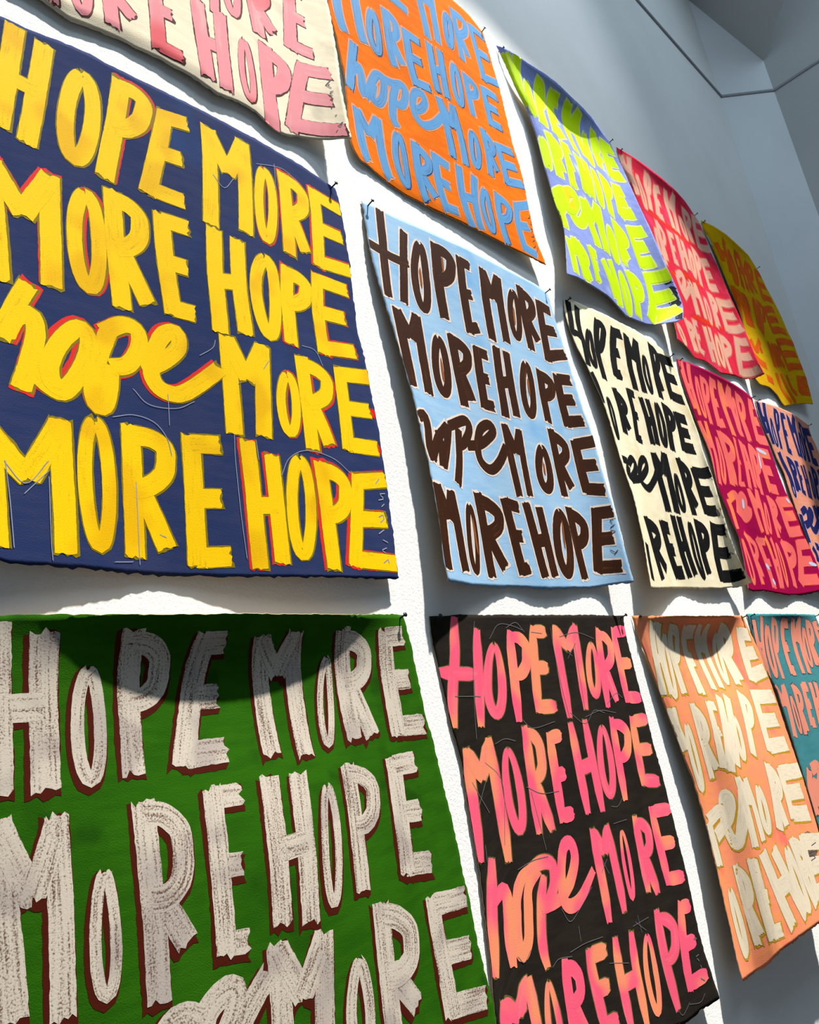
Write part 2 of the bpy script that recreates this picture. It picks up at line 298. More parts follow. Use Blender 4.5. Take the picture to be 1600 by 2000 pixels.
 left=[(-8309,-30,-35),(-8310,-43,-307),(-8310,-55,-579),(-8310,-65,-852),(-8310,-75,-1124),(-8310,-84,-1396),(-8309,-93,-1669),(-8309,-102,-1941),(-8309,-111,-2213),(-8308,-120,-2486),(-8308,-128,-2758),(-8307,-137,-3030),(-8307,-145,-3303),(-8306,-153,-3575),(-8305,-162,-3847),(-8305,-170,-4120),(-8305,-178,-4392),(-8305,-186,-4664),(-8304,-194,-4937),(-8304,-201,-5209),(-8304,-209,-5482),(-8304,-217,-5754),(-8303,-225,-6026),(-8303,-232,-6299),(-8303,-240,-6571),(-8302,-248,-6843),(-8302,-255,-7116),(-8302,-263,-7388),(-8301,-270,-7660),(-8301,-278,-7933),(-8301,-285,-8205),(-8300,-293,-8478),(-8300,-300,-8750)]),
'lightblue': dict(dip=0,
 top=[(-163,-30,-29),(66,-50,-7),(294,-65,-6),(523,-77,-36),(752,-89,-57),(982,-99,-53),(1212,-109,-46),(1442,-117,-38),(1673,-125,-33),(1903,-131,-27),(2134,-137,-20),(2364,-141,-12),(2594,-145,-2),(2824,-148,10),(3055,-149,21),(3285,-150,27),(3516,-150,27),(3746,-148,28),(3977,-146,30),(4207,-143,33),(4438,-140,38),(4668,-135,43),(4899,-129,49),(5129,-123,56),(5359,-116,64),(5590,-109,71),(5820,-100,77),(6050,-91,84),(6280,-82,92),(6511,-71,96),(6740,-59,86),(6969,-46,64),(7199,-30,47)],
 right=[(7199,-30,47),(7179,-56,-230),(7167,-78,-507),(7158,-99,-785),(7151,-118,-1062),(7147,-137,-1340),(7150,-156,-1618),(7157,-174,-1895),(7165,-192,-2173),(7172,-209,-2451),(7172,-227,-2729),(7170,-244,-3007),(7169,-261,-3285),(7168,-277,-3563),(7191,-294,-3839),(7228,-311,-4115),(7265,-328,-4390),(7277,-344,-4668),(7260,-360,-4945),(7243,-376,-5223),(7226,-392,-5500),(7210,-408,-5778),(7212,-424,-6056),(7216,-440,-6334),(7221,-456,-6612),(7218,-471,-6889),(7199,-487,-7167),(7178,-502,-7444),(7159,-518,-7721),(7147,-534,-7999),(7141,-549,-8277),(7136,-565,-8555),(7130,-580,-8833)],
 bottom=[(-14,-480,-8946),(211,-436,-8956),(435,-393,-8966),(659,-350,-8976),(884,-307,-8984),(1109,-265,-8975),(1333,-222,-8965),(1557,-179,-8955),(1783,-139,-8946),(2009,-107,-8939),(2236,-85,-8935),(2465,-77,-8933),(2693,-85,-8935),(2921,-105,-8941),(3149,-124,-8947),(3377,-138,-8951),(3606,-145,-8953),(3835,-149,-8952),(4063,-149,-8948),(4292,-146,-8943),(4521,-139,-8937),(4749,-128,-8930),(4977,-116,-8922),(5205,-102,-8915),(5434,-89,-8907),(5662,-81,-8901),(5890,-85,-8885),(6117,-104,-8865),(6342,-142,-8845),(6561,-205,-8829),(6767,-303,-8823),(6954,-435,-8827),(7130,-580,-8833)],
 left=[(-163,-30,-29),(-187,-51,-307),(-208,-70,-586),(-227,-87,-865),(-245,-103,-1144),(-258,-118,-1423),(-242,-134,-1702),(-222,-148,-1981),(-201,-163,-2259),(-171,-178,-2538),(-134,-192,-2815),(-95,-206,-3092),(-59,-220,-3369),(-26,-234,-3647),(7,-247,-3924),(40,-261,-4202),(68,-274,-4480),(94,-288,-4759),(117,-301,-5038),(120,-314,-5317),(120,-327,-5597),(121,-340,-5877),(127,-353,-6156),(134,-366,-6436),(139,-379,-6716),(131,-392,-6995),(116,-405,-7274),(98,-417,-7554),(70,-430,-7832),(36,-442,-8109),(2,-455,-8387),(-12,-467,-8666),(-14,-480,-8946)]),
'cream': dict(dip=0,
 top=[(8090,-30,113),(8302,-52,170),(8515,-67,228),(8736,-80,226),(8957,-92,218),(9177,-102,211),(9398,-112,206),(9619,-120,212),(9840,-127,220),(10061,-134,230),(10282,-139,240),(10503,-143,247),(10725,-146,242),(10946,-148,238),(11167,-150,235),(11388,-150,234),(11610,-149,236),(11831,-148,241),(12052,-145,247),(12273,-142,254),(12494,-138,252),(12715,-133,239),(12936,-127,226),(13157,-121,214),(13378,-114,202),(13598,-106,189),(13818,-98,163),(14036,-89,126),(14254,-80,91),(14472,-69,57),(14691,-58,26),(14911,-45,5),(15131,-30,-2)],
 right=[(15131,-30,-2),(15095,-56,-274),(15092,-78,-549),(15108,-99,-825),(15108,-118,-1100),(15083,-137,-1374),(15050,-155,-1648),(15037,-173,-1923),(15049,-191,-2198),(15062,-208,-2474),(15077,-226,-2749),(15092,-243,-3025),(15079,-260,-3298),(15024,-276,-3569),(14974,-292,-3840),(14958,-308,-4115),(14974,-325,-4390),(14991,-341,-4665),(14989,-357,-4940),(14947,-373,-5213),(14905,-389,-5486),(14864,-404,-5758),(14825,-420,-6032),(14789,-435,-6305),(14753,-451,-6579),(14731,-466,-6853),(14731,-482,-7129),(14736,-497,-7405),(14740,-513,-7681),(14819,-529,-7943),(14924,-546,-8198),(15089,-563,-8419),(15287,-580,-8611)],
 bottom=[(7964,-600,-8970),(8196,-547,-8970),(8427,-496,-8959),(8659,-445,-8942),(8890,-395,-8922),(9122,-347,-8903),(9354,-301,-8883),(9587,-258,-8865),(9820,-217,-8847),(10054,-178,-8829),(10287,-140,-8812),(10522,-108,-8800),(10759,-86,-8792),(10996,-81,-8789),(11233,-93,-8789),(11470,-109,-8791),(11707,-123,-8793),(11944,-136,-8793),(12181,-147,-8792),(12419,-158,-8790),(12656,-165,-8787),(12893,-168,-8783),(13131,-167,-8778),(13368,-165,-8773),(13606,-164,-8768),(13843,-163,-8754),(14080,-165,-8739),(14317,-171,-8724),(14553,-183,-8710),(14790,-199,-8697),(15024,-234,-8679),(15213,-358,-8642),(15287,-580,-8611)],
 left=[(8090,-30,113),(7977,-55,-155),(7893,-78,-432),(7849,-99,-719),(7846,-119,-1009),(7871,-139,-1299),(7912,-159,-1586),(8023,-179,-1855),(8143,-198,-2120),(8251,-217,-2390),(8326,-236,-2671),(8400,-254,-2952),(8475,-272,-3234),(8519,-290,-3519),(8518,-307,-3810),(8517,-324,-4102),(8517,-341,-4393),(8496,-358,-4682),(8464,-374,-4970),(8478,-391,-5261),(8495,-408,-5551),(8522,-425,-5841),(8558,-441,-6130),(8560,-458,-6420),(8518,-474,-6708),(8464,-490,-6994),(8411,-506,-7280),(8346,-522,-7564),(8274,-537,-7846),(8200,-553,-8128),(8126,-569,-8410),(8046,-584,-8690),(7964,-600,-8970)]),
'magenta': dict(dip=0.012,
 top=[(15574,-30,49),(15786,-105,7),(16010,-152,-15),(16236,-191,-35),(16463,-224,-49),(16692,-251,-62),(16920,-274,-73),(17150,-292,-79),(17380,-306,-81),(17609,-317,-82),(17839,-324,-87),(18070,-328,-89),(18300,-330,-89),(18530,-329,-86),(18760,-326,-79),(18990,-320,-74),(19220,-313,-68),(19450,-304,-60),(19680,-294,-50),(19909,-282,-38),(20139,-269,-25),(20368,-255,-14),(20598,-240,-11),(20827,-223,-10),(21057,-206,-7),(21286,-188,-3),(21516,-169,3),(21745,-149,5),(21974,-129,6),(22203,-107,6),(22432,-84,9),(22661,-58,16),(22889,-30,27)],
 right=[(22889,-30,27),(22807,-43,-240),(22755,-54,-514),(22724,-64,-791),(22724,-74,-1070),(22749,-83,-1348),(22777,-92,-1626),(22823,-102,-1901),(22884,-111,-2174),(22916,-119,-2450),(22912,-128,-2729),(22899,-136,-3008),(22886,-144,-3287),(22882,-152,-3567),(22904,-161,-3845),(22944,-169,-4121),(22983,-177,-4398),(23091,-185,-4647),(23260,-193,-4870),(23384,-202,-5113),(23405,-209,-5388),(23380,-217,-5666),(23398,-225,-5942),(23459,-232,-6215),(23531,-240,-6485),(23631,-248,-6745),(23744,-256,-7001),(23844,-263,-7262),(23866,-271,-7537),(23867,-278,-7817),(23859,-286,-8096),(23823,-293,-8373),(23783,-300,-8650)],
 bottom=[(15616,-250,-8769),(15869,-214,-8790),(16123,-177,-8805),(16377,-143,-8798),(16631,-114,-8784),(16886,-91,-8771),(17143,-86,-8761),(17398,-105,-8761),(17653,-132,-8782),(17906,-160,-8809),(18161,-183,-8834),(18416,-194,-8853),(18673,-195,-8866),(18929,-191,-8876),(19185,-182,-8884),(19442,-170,-8891),(19698,-155,-8896),(19954,-139,-8894),(20210,-123,-8887),(20466,-108,-8876),(20722,-93,-8865),(20978,-83,-8855),(21234,-80,-8842),(21490,-88,-8825),(21746,-107,-8807),(22001,-130,-8790),(22256,-154,-8773),(22510,-178,-8755),(22765,-202,-8738),(23020,-226,-8717),(23274,-251,-8695),(23529,-275,-8672),(23783,-300,-8650)],
 left=[(15574,-30,49),(15515,-41,-229),(15468,-50,-509),(15453,-58,-792),(15452,-66,-1076),(15471,-74,-1359),(15506,-82,-1641),(15542,-89,-1923),(15579,-96,-2205),(15628,-104,-2485),(15702,-111,-2759),(15787,-118,-3030),(15861,-125,-3305),(15922,-131,-3582),(15931,-138,-3865),(15886,-145,-4145),(15830,-151,-4424),(15775,-157,-4703),(15737,-164,-4984),(15774,-170,-5262),(15849,-177,-5536),(15913,-183,-5813),(15966,-189,-6092),(16027,-196,-6370),(16141,-202,-6630),(16241,-208,-6891),(16179,-214,-7169),(16114,-220,-7446),(16048,-226,-7722),(15967,-232,-7994),(15876,-238,-8263),(15747,-244,-8516),(15616,-250,-8769)]),
'peachnavy': dict(dip=0,
 top=[(23130,-30,-45),(23354,-77,-60),(23581,-108,-61),(23809,-132,-57),(24037,-154,-52),(24266,-172,-45),(24494,-187,-36),(24723,-200,-24),(24952,-210,-11),(25180,-218,5),(25409,-224,19),(25638,-227,27),(25867,-229,30),(26097,-230,36),(26326,-228,43),(26555,-226,51),(26784,-222,61),(27013,-217,73),(27242,-210,85),(27471,-203,98),(27700,-194,95),(27929,-185,90),(28158,-175,87),(28387,-164,84),(28616,-153,83),(28845,-140,81),(29074,-127,76),(29302,-114,71),(29531,-100,67),(29760,-84,65),(29989,-68,64),(30217,-50,67),(30446,-30,73)],
 right=[(30446,-30,73),(30290,-44,-161),(30178,-57,-414),(30174,-69,-684),(30268,-81,-948),(30327,-93,-1223),(30366,-104,-1501),(30395,-115,-1781),(30422,-126,-2061),(30449,-136,-2341),(30477,-146,-2621),(30506,-156,-2901),(30535,-166,-3181),(30565,-176,-3461),(30595,-186,-3740),(30625,-196,-4020),(30656,-205,-4300),(30678,-215,-4580),(30682,-224,-4861),(30684,-233,-5143),(30687,-243,-5424),(30690,-252,-5705),(30693,-261,-5987),(30696,-270,-6268),(30699,-279,-6549),(30703,-288,-6831),(30707,-297,-7112),(30711,-306,-7393),(30715,-315,-7675),(30719,-324,-7956),(30723,-332,-8237),(30728,-341,-8519),(30732,-350,-8800)],
 bottom=[(23729,-200,-8800),(23948,-195,-8804),(24167,-190,-8807),(24387,-184,-8811),(24606,-179,-8814),(24825,-174,-8818),(25044,-169,-8821),(25263,-163,-8825),(25482,-158,-8828),(25702,-153,-8832),(25921,-148,-8835),(26140,-143,-8839),(26359,-137,-8842),(26578,-132,-8846),(26797,-127,-8849),(27016,-122,-8852),(27236,-117,-8853),(27455,-112,-8846),(27674,-109,-8840),(27893,-110,-8834),(28112,-118,-8829),(28331,-133,-8826),(28549,-152,-8824),(28767,-172,-8821),(28986,-191,-8819),(29204,-211,-8816),(29423,-230,-8814),(29641,-250,-8812),(29859,-270,-8809),(30078,-290,-8807),(30296,-310,-8805),(30514,-330,-8802),(30732,-350,-8800)],
 left=[(23130,-30,-45),(23082,-38,-320),(23037,-45,-595),(23043,-52,-873),(23072,-58,-1151),(23103,-64,-1428),(23179,-70,-1695),(23280,-76,-1955),(23356,-82,-2223),(23407,-87,-2498),(23456,-93,-2773),(23568,-98,-3025),(23709,-104,-3266),(23783,-109,-3530),(23777,-114,-3807),(23760,-119,-4086),(23769,-124,-4365),(23791,-129,-4643),(23811,-134,-4922),(23829,-139,-5201),(23851,-144,-5479),(23888,-149,-5756),(23932,-153,-6032),(23976,-158,-6307),(24009,-163,-6585),(23986,-168,-6862),(23949,-172,-7139),(23912,-177,-7415),(23875,-182,-7692),(23839,-186,-7969),(23802,-191,-8246),(23766,-195,-8523),(23729,-200,-8800)]),
'green': dict(dip=0.043,
 top=[(-8209,-30,-9534),(-7996,-112,-9505),(-7774,-173,-9506),(-7550,-227,-9518),(-7325,-276,-9529),(-7099,-321,-9539),(-6872,-362,-9549),(-6644,-399,-9557),(-6416,-431,-9565),(-6187,-459,-9571),(-5957,-482,-9577),(-5727,-501,-9582),(-5497,-515,-9586),(-5266,-524,-9589),(-5036,-529,-9591),(-4805,-529,-9593),(-4574,-525,-9593),(-4344,-517,-9592),(-4113,-505,-9591),(-3883,-489,-9588),(-3653,-470,-9585),(-3423,-448,-9581),(-3194,-424,-9577),(-2965,-395,-9572),(-2736,-365,-9566),(-2508,-333,-9560),(-2280,-298,-9554),(-2052,-261,-9547),(-1825,-222,-9539),(-1598,-180,-9531),(-1372,-137,-9523),(-1147,-84,-9512),(-923,-30,-9501)],
 right=[(-923,-30,-9501),(-876,-39,-9778),(-859,-46,-10057),(-850,-52,-10338),(-840,-59,-10618),(-831,-65,-10899),(-820,-71,-11179),(-803,-76,-11459),(-752,-82,-11735),(-719,-87,-12013),(-687,-93,-12292),(-655,-98,-12571),(-631,-103,-12850),(-611,-108,-13130),(-590,-114,-13410),(-572,-119,-13690),(-558,-124,-13970),(-547,-129,-14251),(-534,-134,-14531),(-516,-139,-14811),(-492,-144,-15090),(-465,-148,-15370),(-436,-153,-15649),(-410,-158,-15928),(-386,-163,-16208),(-397,-168,-16486),(-453,-172,-16761),(-517,-177,-17034),(-581,-182,-17307),(-645,-186,-17580),(-708,-191,-17854),(-772,-195,-18127),(-836,-200,-18400)],
 bottom=[(-8200,-200,-18400),(-7970,-200,-18406),(-7740,-200,-18412),(-7510,-200,-18419),(-7279,-200,-18425),(-7049,-200,-18431),(-6819,-200,-18437),(-6589,-200,-18444),(-6359,-200,-18450),(-6129,-200,-18456),(-5899,-200,-18462),(-5669,-200,-18468),(-5438,-200,-18475),(-5208,-200,-18481),(-4978,-200,-18487),(-4748,-200,-18493),(-4518,-200,-18497),(-4288,-200,-18494),(-4058,-200,-18488),(-3828,-200,-18482),(-3597,-200,-18475),(-3367,-200,-18469),(-3137,-200,-18463),(-2907,-200,-18457),(-2677,-200,-18450),(-2447,-200,-18444),(-2217,-200,-18438),(-1987,-200,-18431),(-1756,-200,-18425),(-1526,-200,-18419),(-1296,-200,-18413),(-1066,-200,-18406),(-836,-200,-18400)],
 left=[(-8209,-30,-9534),(-8208,-38,-9811),(-8206,-46,-10088),(-8205,-52,-10365),(-8203,-59,-10642),(-8201,-65,-10919),(-8199,-70,-11196),(-8197,-76,-11473),(-8195,-82,-11750),(-8192,-87,-12027),(-8190,-93,-12304),(-8188,-98,-12581),(-8186,-103,-12858),(-8184,-108,-13135),(-8181,-114,-13412),(-8179,-119,-13689),(-8178,-124,-13967),(-8178,-129,-14244),(-8179,-134,-14521),(-8181,-139,-14798),(-8182,-143,-15075),(-8184,-148,-15352),(-8185,-153,-15629),(-8187,-158,-15906),(-8188,-163,-16183),(-8190,-167,-16460),(-8191,-172,-16737),(-8193,-177,-17015),(-8194,-182,-17292),(-8196,-186,-17569),(-8197,-191,-17846),(-8199,-195,-18123),(-8200,-200,-18400)]),
'black': dict(dip=0,
 top=[(-232,-30,-9535),(0,-43,-9535),(232,-53,-9535),(464,-61,-9535),(696,-68,-9534),(929,-75,-9534),(1161,-82,-9534),(1393,-87,-9536),(1625,-92,-9538),(1858,-97,-9540),(2090,-100,-9542),(2322,-104,-9544),(2555,-106,-9546),(2787,-108,-9548),(3019,-109,-9549),(3252,-110,-9551),(3484,-110,-9552),(3716,-109,-9553),(3949,-108,-9554),(4181,-106,-9555),(4413,-104,-9555),(4646,-101,-9556),(4878,-97,-9557),(5110,-93,-9558),(5343,-89,-9559),(5575,-83,-9561),(5807,-78,-9562),(6039,-72,-9564),(6272,-65,-9565),(6504,-58,-9566),(6736,-50,-9567),(6968,-41,-9567),(7200,-30,-9568)],
 right=[(7200,-30,-9568),(7095,-43,-9822),(7047,-54,-10091),(7031,-65,-10367),(7024,-75,-10643),(7017,-84,-10918),(7010,-93,-11194),(7003,-102,-11470),(6995,-111,-11746),(6988,-120,-12022),(6981,-129,-12298),(6975,-137,-12574),(6974,-145,-12850),(6977,-154,-13126),(6982,-162,-13402),(6986,-170,-13678),(6991,-178,-13954),(6986,-186,-14229),(6979,-194,-14505),(6972,-202,-14781),(6965,-209,-15057),(6959,-217,-15333),(6948,-225,-15609),(6920,-233,-15883),(6892,-240,-16158),(6864,-248,-16433),(6837,-255,-16707),(6815,-263,-16982),(6825,-270,-17257),(6857,-278,-17531),(6888,-285,-17806),(6919,-293,-18080),(6951,-300,-18354)],
 bottom=[(0,-80,-18300),(148,-78,-18121),(295,-76,-17941),(443,-74,-17762),(591,-72,-17583),(778,-70,-17505),(1007,-68,-17544),(1235,-66,-17588),(1463,-64,-17632),(1691,-64,-17675),(1919,-65,-17718),(2148,-70,-17760),(2377,-77,-17801),(2605,-86,-17841),(2834,-96,-17881),(3062,-104,-17922),(3291,-109,-17964),(3519,-110,-18008),(3747,-106,-18053),(3974,-99,-18100),(4202,-91,-18146),(4429,-84,-18193),(4657,-77,-18239),(4885,-77,-18283),(5113,-85,-18325),(5342,-101,-18363),(5570,-124,-18399),(5800,-153,-18390),(6029,-183,-18368),(6259,-212,-18353),(6490,-242,-18349),(6720,-271,-18352),(6951,-300,-18354)],
 left=[(-232,-30,-9535),(-249,-33,-9809),(-253,-35,-10085),(-239,-37,-10359),(-217,-38,-10634),(-194,-40,-10908),(-171,-42,-11183),(-144,-44,-11457),(-111,-45,-11730),(-77,-47,-12003),(-47,-49,-12277),(-48,-50,-12552),(-52,-52,-12828),(-56,-53,-13103),(-59,-55,-13378),(-63,-56,-13654),(-66,-58,-13929),(-70,-59,-14204),(-77,-61,-14480),(-99,-62,-14754),(-126,-63,-15028),(-152,-65,-15302),(-178,-66,-15576),(-215,-68,-15849),(-255,-69,-16122),(-283,-70,-16395),(-263,-72,-16669),(-219,-73,-16941),(-176,-75,-17213),(-132,-76,-17484),(-88,-77,-17756),(-44,-79,-18028),(0,-80,-18300)]),
'peach': dict(dip=0.058,
 top=[(7631,-30,-9570),(7788,-195,-9611),(7999,-303,-9640),(8221,-389,-9664),(8449,-459,-9683),(8681,-514,-9696),(8916,-557,-9707),(9153,-587,-9715),(9391,-609,-9722),(9630,-623,-9726),(9869,-629,-9729),(10108,-629,-9730),(10347,-624,-9731),(10586,-615,-9730),(10824,-602,-9729),(11063,-586,-9727),(11301,-566,-9724),(11539,-544,-9721),(11777,-520,-9717),(12015,-495,-9712),(12252,-467,-9706),(12490,-438,-9699),(12727,-408,-9693),(12964,-376,-9686),(13200,-343,-9679),(13437,-309,-9672),(13673,-274,-9664),(13910,-238,-9657),(14146,-200,-9649),(14381,-162,-9641),(14617,-120,-9632),(14851,-75,-9623),(15086,-30,-9613)],
 right=[(15086,-30,-9613),(15076,-73,-9886),(15101,-110,-10158),(15137,-144,-10430),(15166,-176,-10703),(15171,-207,-10977),(15163,-236,-11252),(15156,-264,-11526),(15145,-292,-11801),(15116,-319,-12074),(15073,-346,-12346),(15030,-372,-12618),(14988,-398,-12890),(14946,-424,-13162),(14911,-450,-13434),(14886,-475,-13708),(14862,-501,-13983),(14838,-527,-14257),(14815,-552,-14531),(14792,-578,-14805),(14739,-603,-15075),(14679,-627,-15343),(14619,-652,-15612),(14559,-676,-15881),(14499,-700,-16150),(14442,-725,-16419),(14384,-749,-16688),(14327,-774,-16957),(14269,-798,-17226),(14234,-823,-17498),(14233,-848,-17773),(14239,-874,-18048),(14245,-900,-18323)],
 bottom=[(7737,-550,-18225),(7939,-499,-18265),(8141,-448,-18304),(8345,-405,-18338),(8553,-377,-18364),(8760,-397,-18366),(8923,-518,-18317),(9075,-643,-18244),(9216,-762,-18140),(9396,-843,-18072),(9605,-873,-18061),(9816,-892,-18056),(10027,-909,-18054),(10238,-927,-18051),(10449,-944,-18049),(10660,-962,-18047),(10871,-977,-18045),(11083,-987,-18047),(11295,-990,-18054),(11506,-986,-18064),(11717,-980,-18075),(11928,-974,-18093),(12139,-967,-18113),(12350,-960,-18134),(12560,-954,-18155),(12771,-947,-18176),(12982,-940,-18197),(13192,-933,-18218),(13403,-927,-18239),(13614,-920,-18260),(13824,-913,-18281),(14035,-907,-18302),(14245,-900,-18323)],
 left=[(7631,-30,-9570),(7635,-56,-9842),(7648,-77,-10114),(7673,-97,-10386),(7704,-116,-10657),(7737,-134,-10928),(7774,-152,-11198),(7815,-169,-11468),(7859,-186,-11737),(7902,-203,-12007),(7942,-220,-12277),(7979,-236,-12547),(8017,-252,-12817),(8060,-268,-13087),(8112,-284,-13355),(8165,-300,-13623),(8217,-316,-13891),(8223,-331,-14163),(8217,-346,-14436),(8211,-361,-14709),(8191,-376,-14981),(8162,-391,-15252),(8132,-406,-15524),(8103,-421,-15795),(8061,-435,-16065),(8017,-450,-16335),(7973,-464,-16604),(7929,-478,-16873),(7886,-493,-17143),(7843,-507,-17413),(7800,-521,-17683),(7765,-536,-17953),(7737,-550,-18225)]),
'teal': dict(dip=0.02,
 top=[(15428,-30,-9563),(15640,-89,-9577),(15857,-127,-9586),(16075,-158,-9594),(16294,-185,-9601),(16513,-207,-9607),(16732,-227,-9612),(16952,-243,-9616),(17172,-255,-9620),(17393,-265,-9623),(17613,-272,-9626),(17833,-277,-9628),(18054,-279,-9629),(18274,-280,-9630),(18495,-278,-9631),(18715,-274,-9631),(18936,-269,-9631),(19156,-262,-9630),(19376,-254,-9630),(19597,-245,-9631),(19817,-234,-9631),(20037,-222,-9631),(20257,-210,-9630),(20477,-196,-9630),(20697,-182,-9629),(20917,-166,-9628),(21137,-150,-9627),(21357,-133,-9626),(21576,-115,-9624),(21796,-97,-9622),(22016,-77,-9620),(22235,-54,-9617),(22454,-30,-9614)],
 right=[(22454,-30,-9614),(22461,-49,-9889),(22480,-64,-10163),(22503,-78,-10438),(22528,-92,-10712),(22554,-105,-10986),(22582,-117,-11260),(22611,-130,-11534),(22640,-142,-11807),(22671,-154,-12081),(22702,-166,-12354),(22733,-177,-12628),(22765,-189,-12902),(22797,-200,-13175),(22830,-211,-13448),(22863,-222,-13722),(22889,-233,-13996),(22901,-244,-14271),(22907,-255,-14546),(22914,-266,-14821),(22920,-276,-15097),(22927,-287,-15372),(22934,-297,-15647),(22941,-308,-15923),(22949,-318,-16198),(22956,-329,-16473),(22964,-339,-16748),(22971,-349,-17024),(22979,-359,-17299),(22987,-370,-17574),(22995,-380,-17849),(23004,-390,-18125),(23012,-400,-18400)],
 bottom=[(15771,-300,-18400),(15998,-294,-18406),(16224,-289,-18412),(16451,-283,-18417),(16677,-278,-18423),(16903,-272,-18429),(17130,-267,-18435),(17356,-261,-18440),(17583,-256,-18446),(17809,-250,-18452),(18036,-245,-18458),(18262,-239,-18463),(18489,-234,-18469),(18715,-228,-18475),(18941,-223,-18481),(19168,-217,-18486),(19394,-212,-18492),(19621,-209,-18496),(19847,-209,-18498),(20074,-215,-18497),(20300,-226,-18491),(20526,-240,-18484),(20752,-254,-18476),(20978,-269,-18469),(21204,-283,-18461),(21430,-298,-18454),(21656,-312,-18446),(21882,-327,-18439),(22108,-341,-18431),(22334,-356,-18423),(22560,-371,-18415),(22786,-385,-18408),(23012,-400,-18400)],
 left=[(15428,-30,-9563),(15480,-44,-9839),(15447,-55,-10117),(15406,-65,-10395),(15401,-75,-10675),(15434,-85,-10954),(15513,-94,-11222),(15620,-103,-11482),(15727,-112,-11742),(15856,-121,-11986),(15959,-130,-12216),(15957,-138,-12498),(15955,-147,-12779),(15953,-155,-13060),(15951,-163,-13341),(15950,-171,-13623),(15948,-179,-13904),(15947,-187,-14185),(15946,-195,-14466),(15946,-203,-14748),(15941,-210,-15029),(15928,-218,-15310),(15914,-226,-15591),(15899,-233,-15872),(15884,-241,-16153),(15870,-248,-16434),(15856,-256,-16714),(15841,-263,-16995),(15827,-271,-17276),(15813,-278,-17557),(15799,-285,-17838),(15785,-293,-18119),(15771,-300,-18400)]),
}
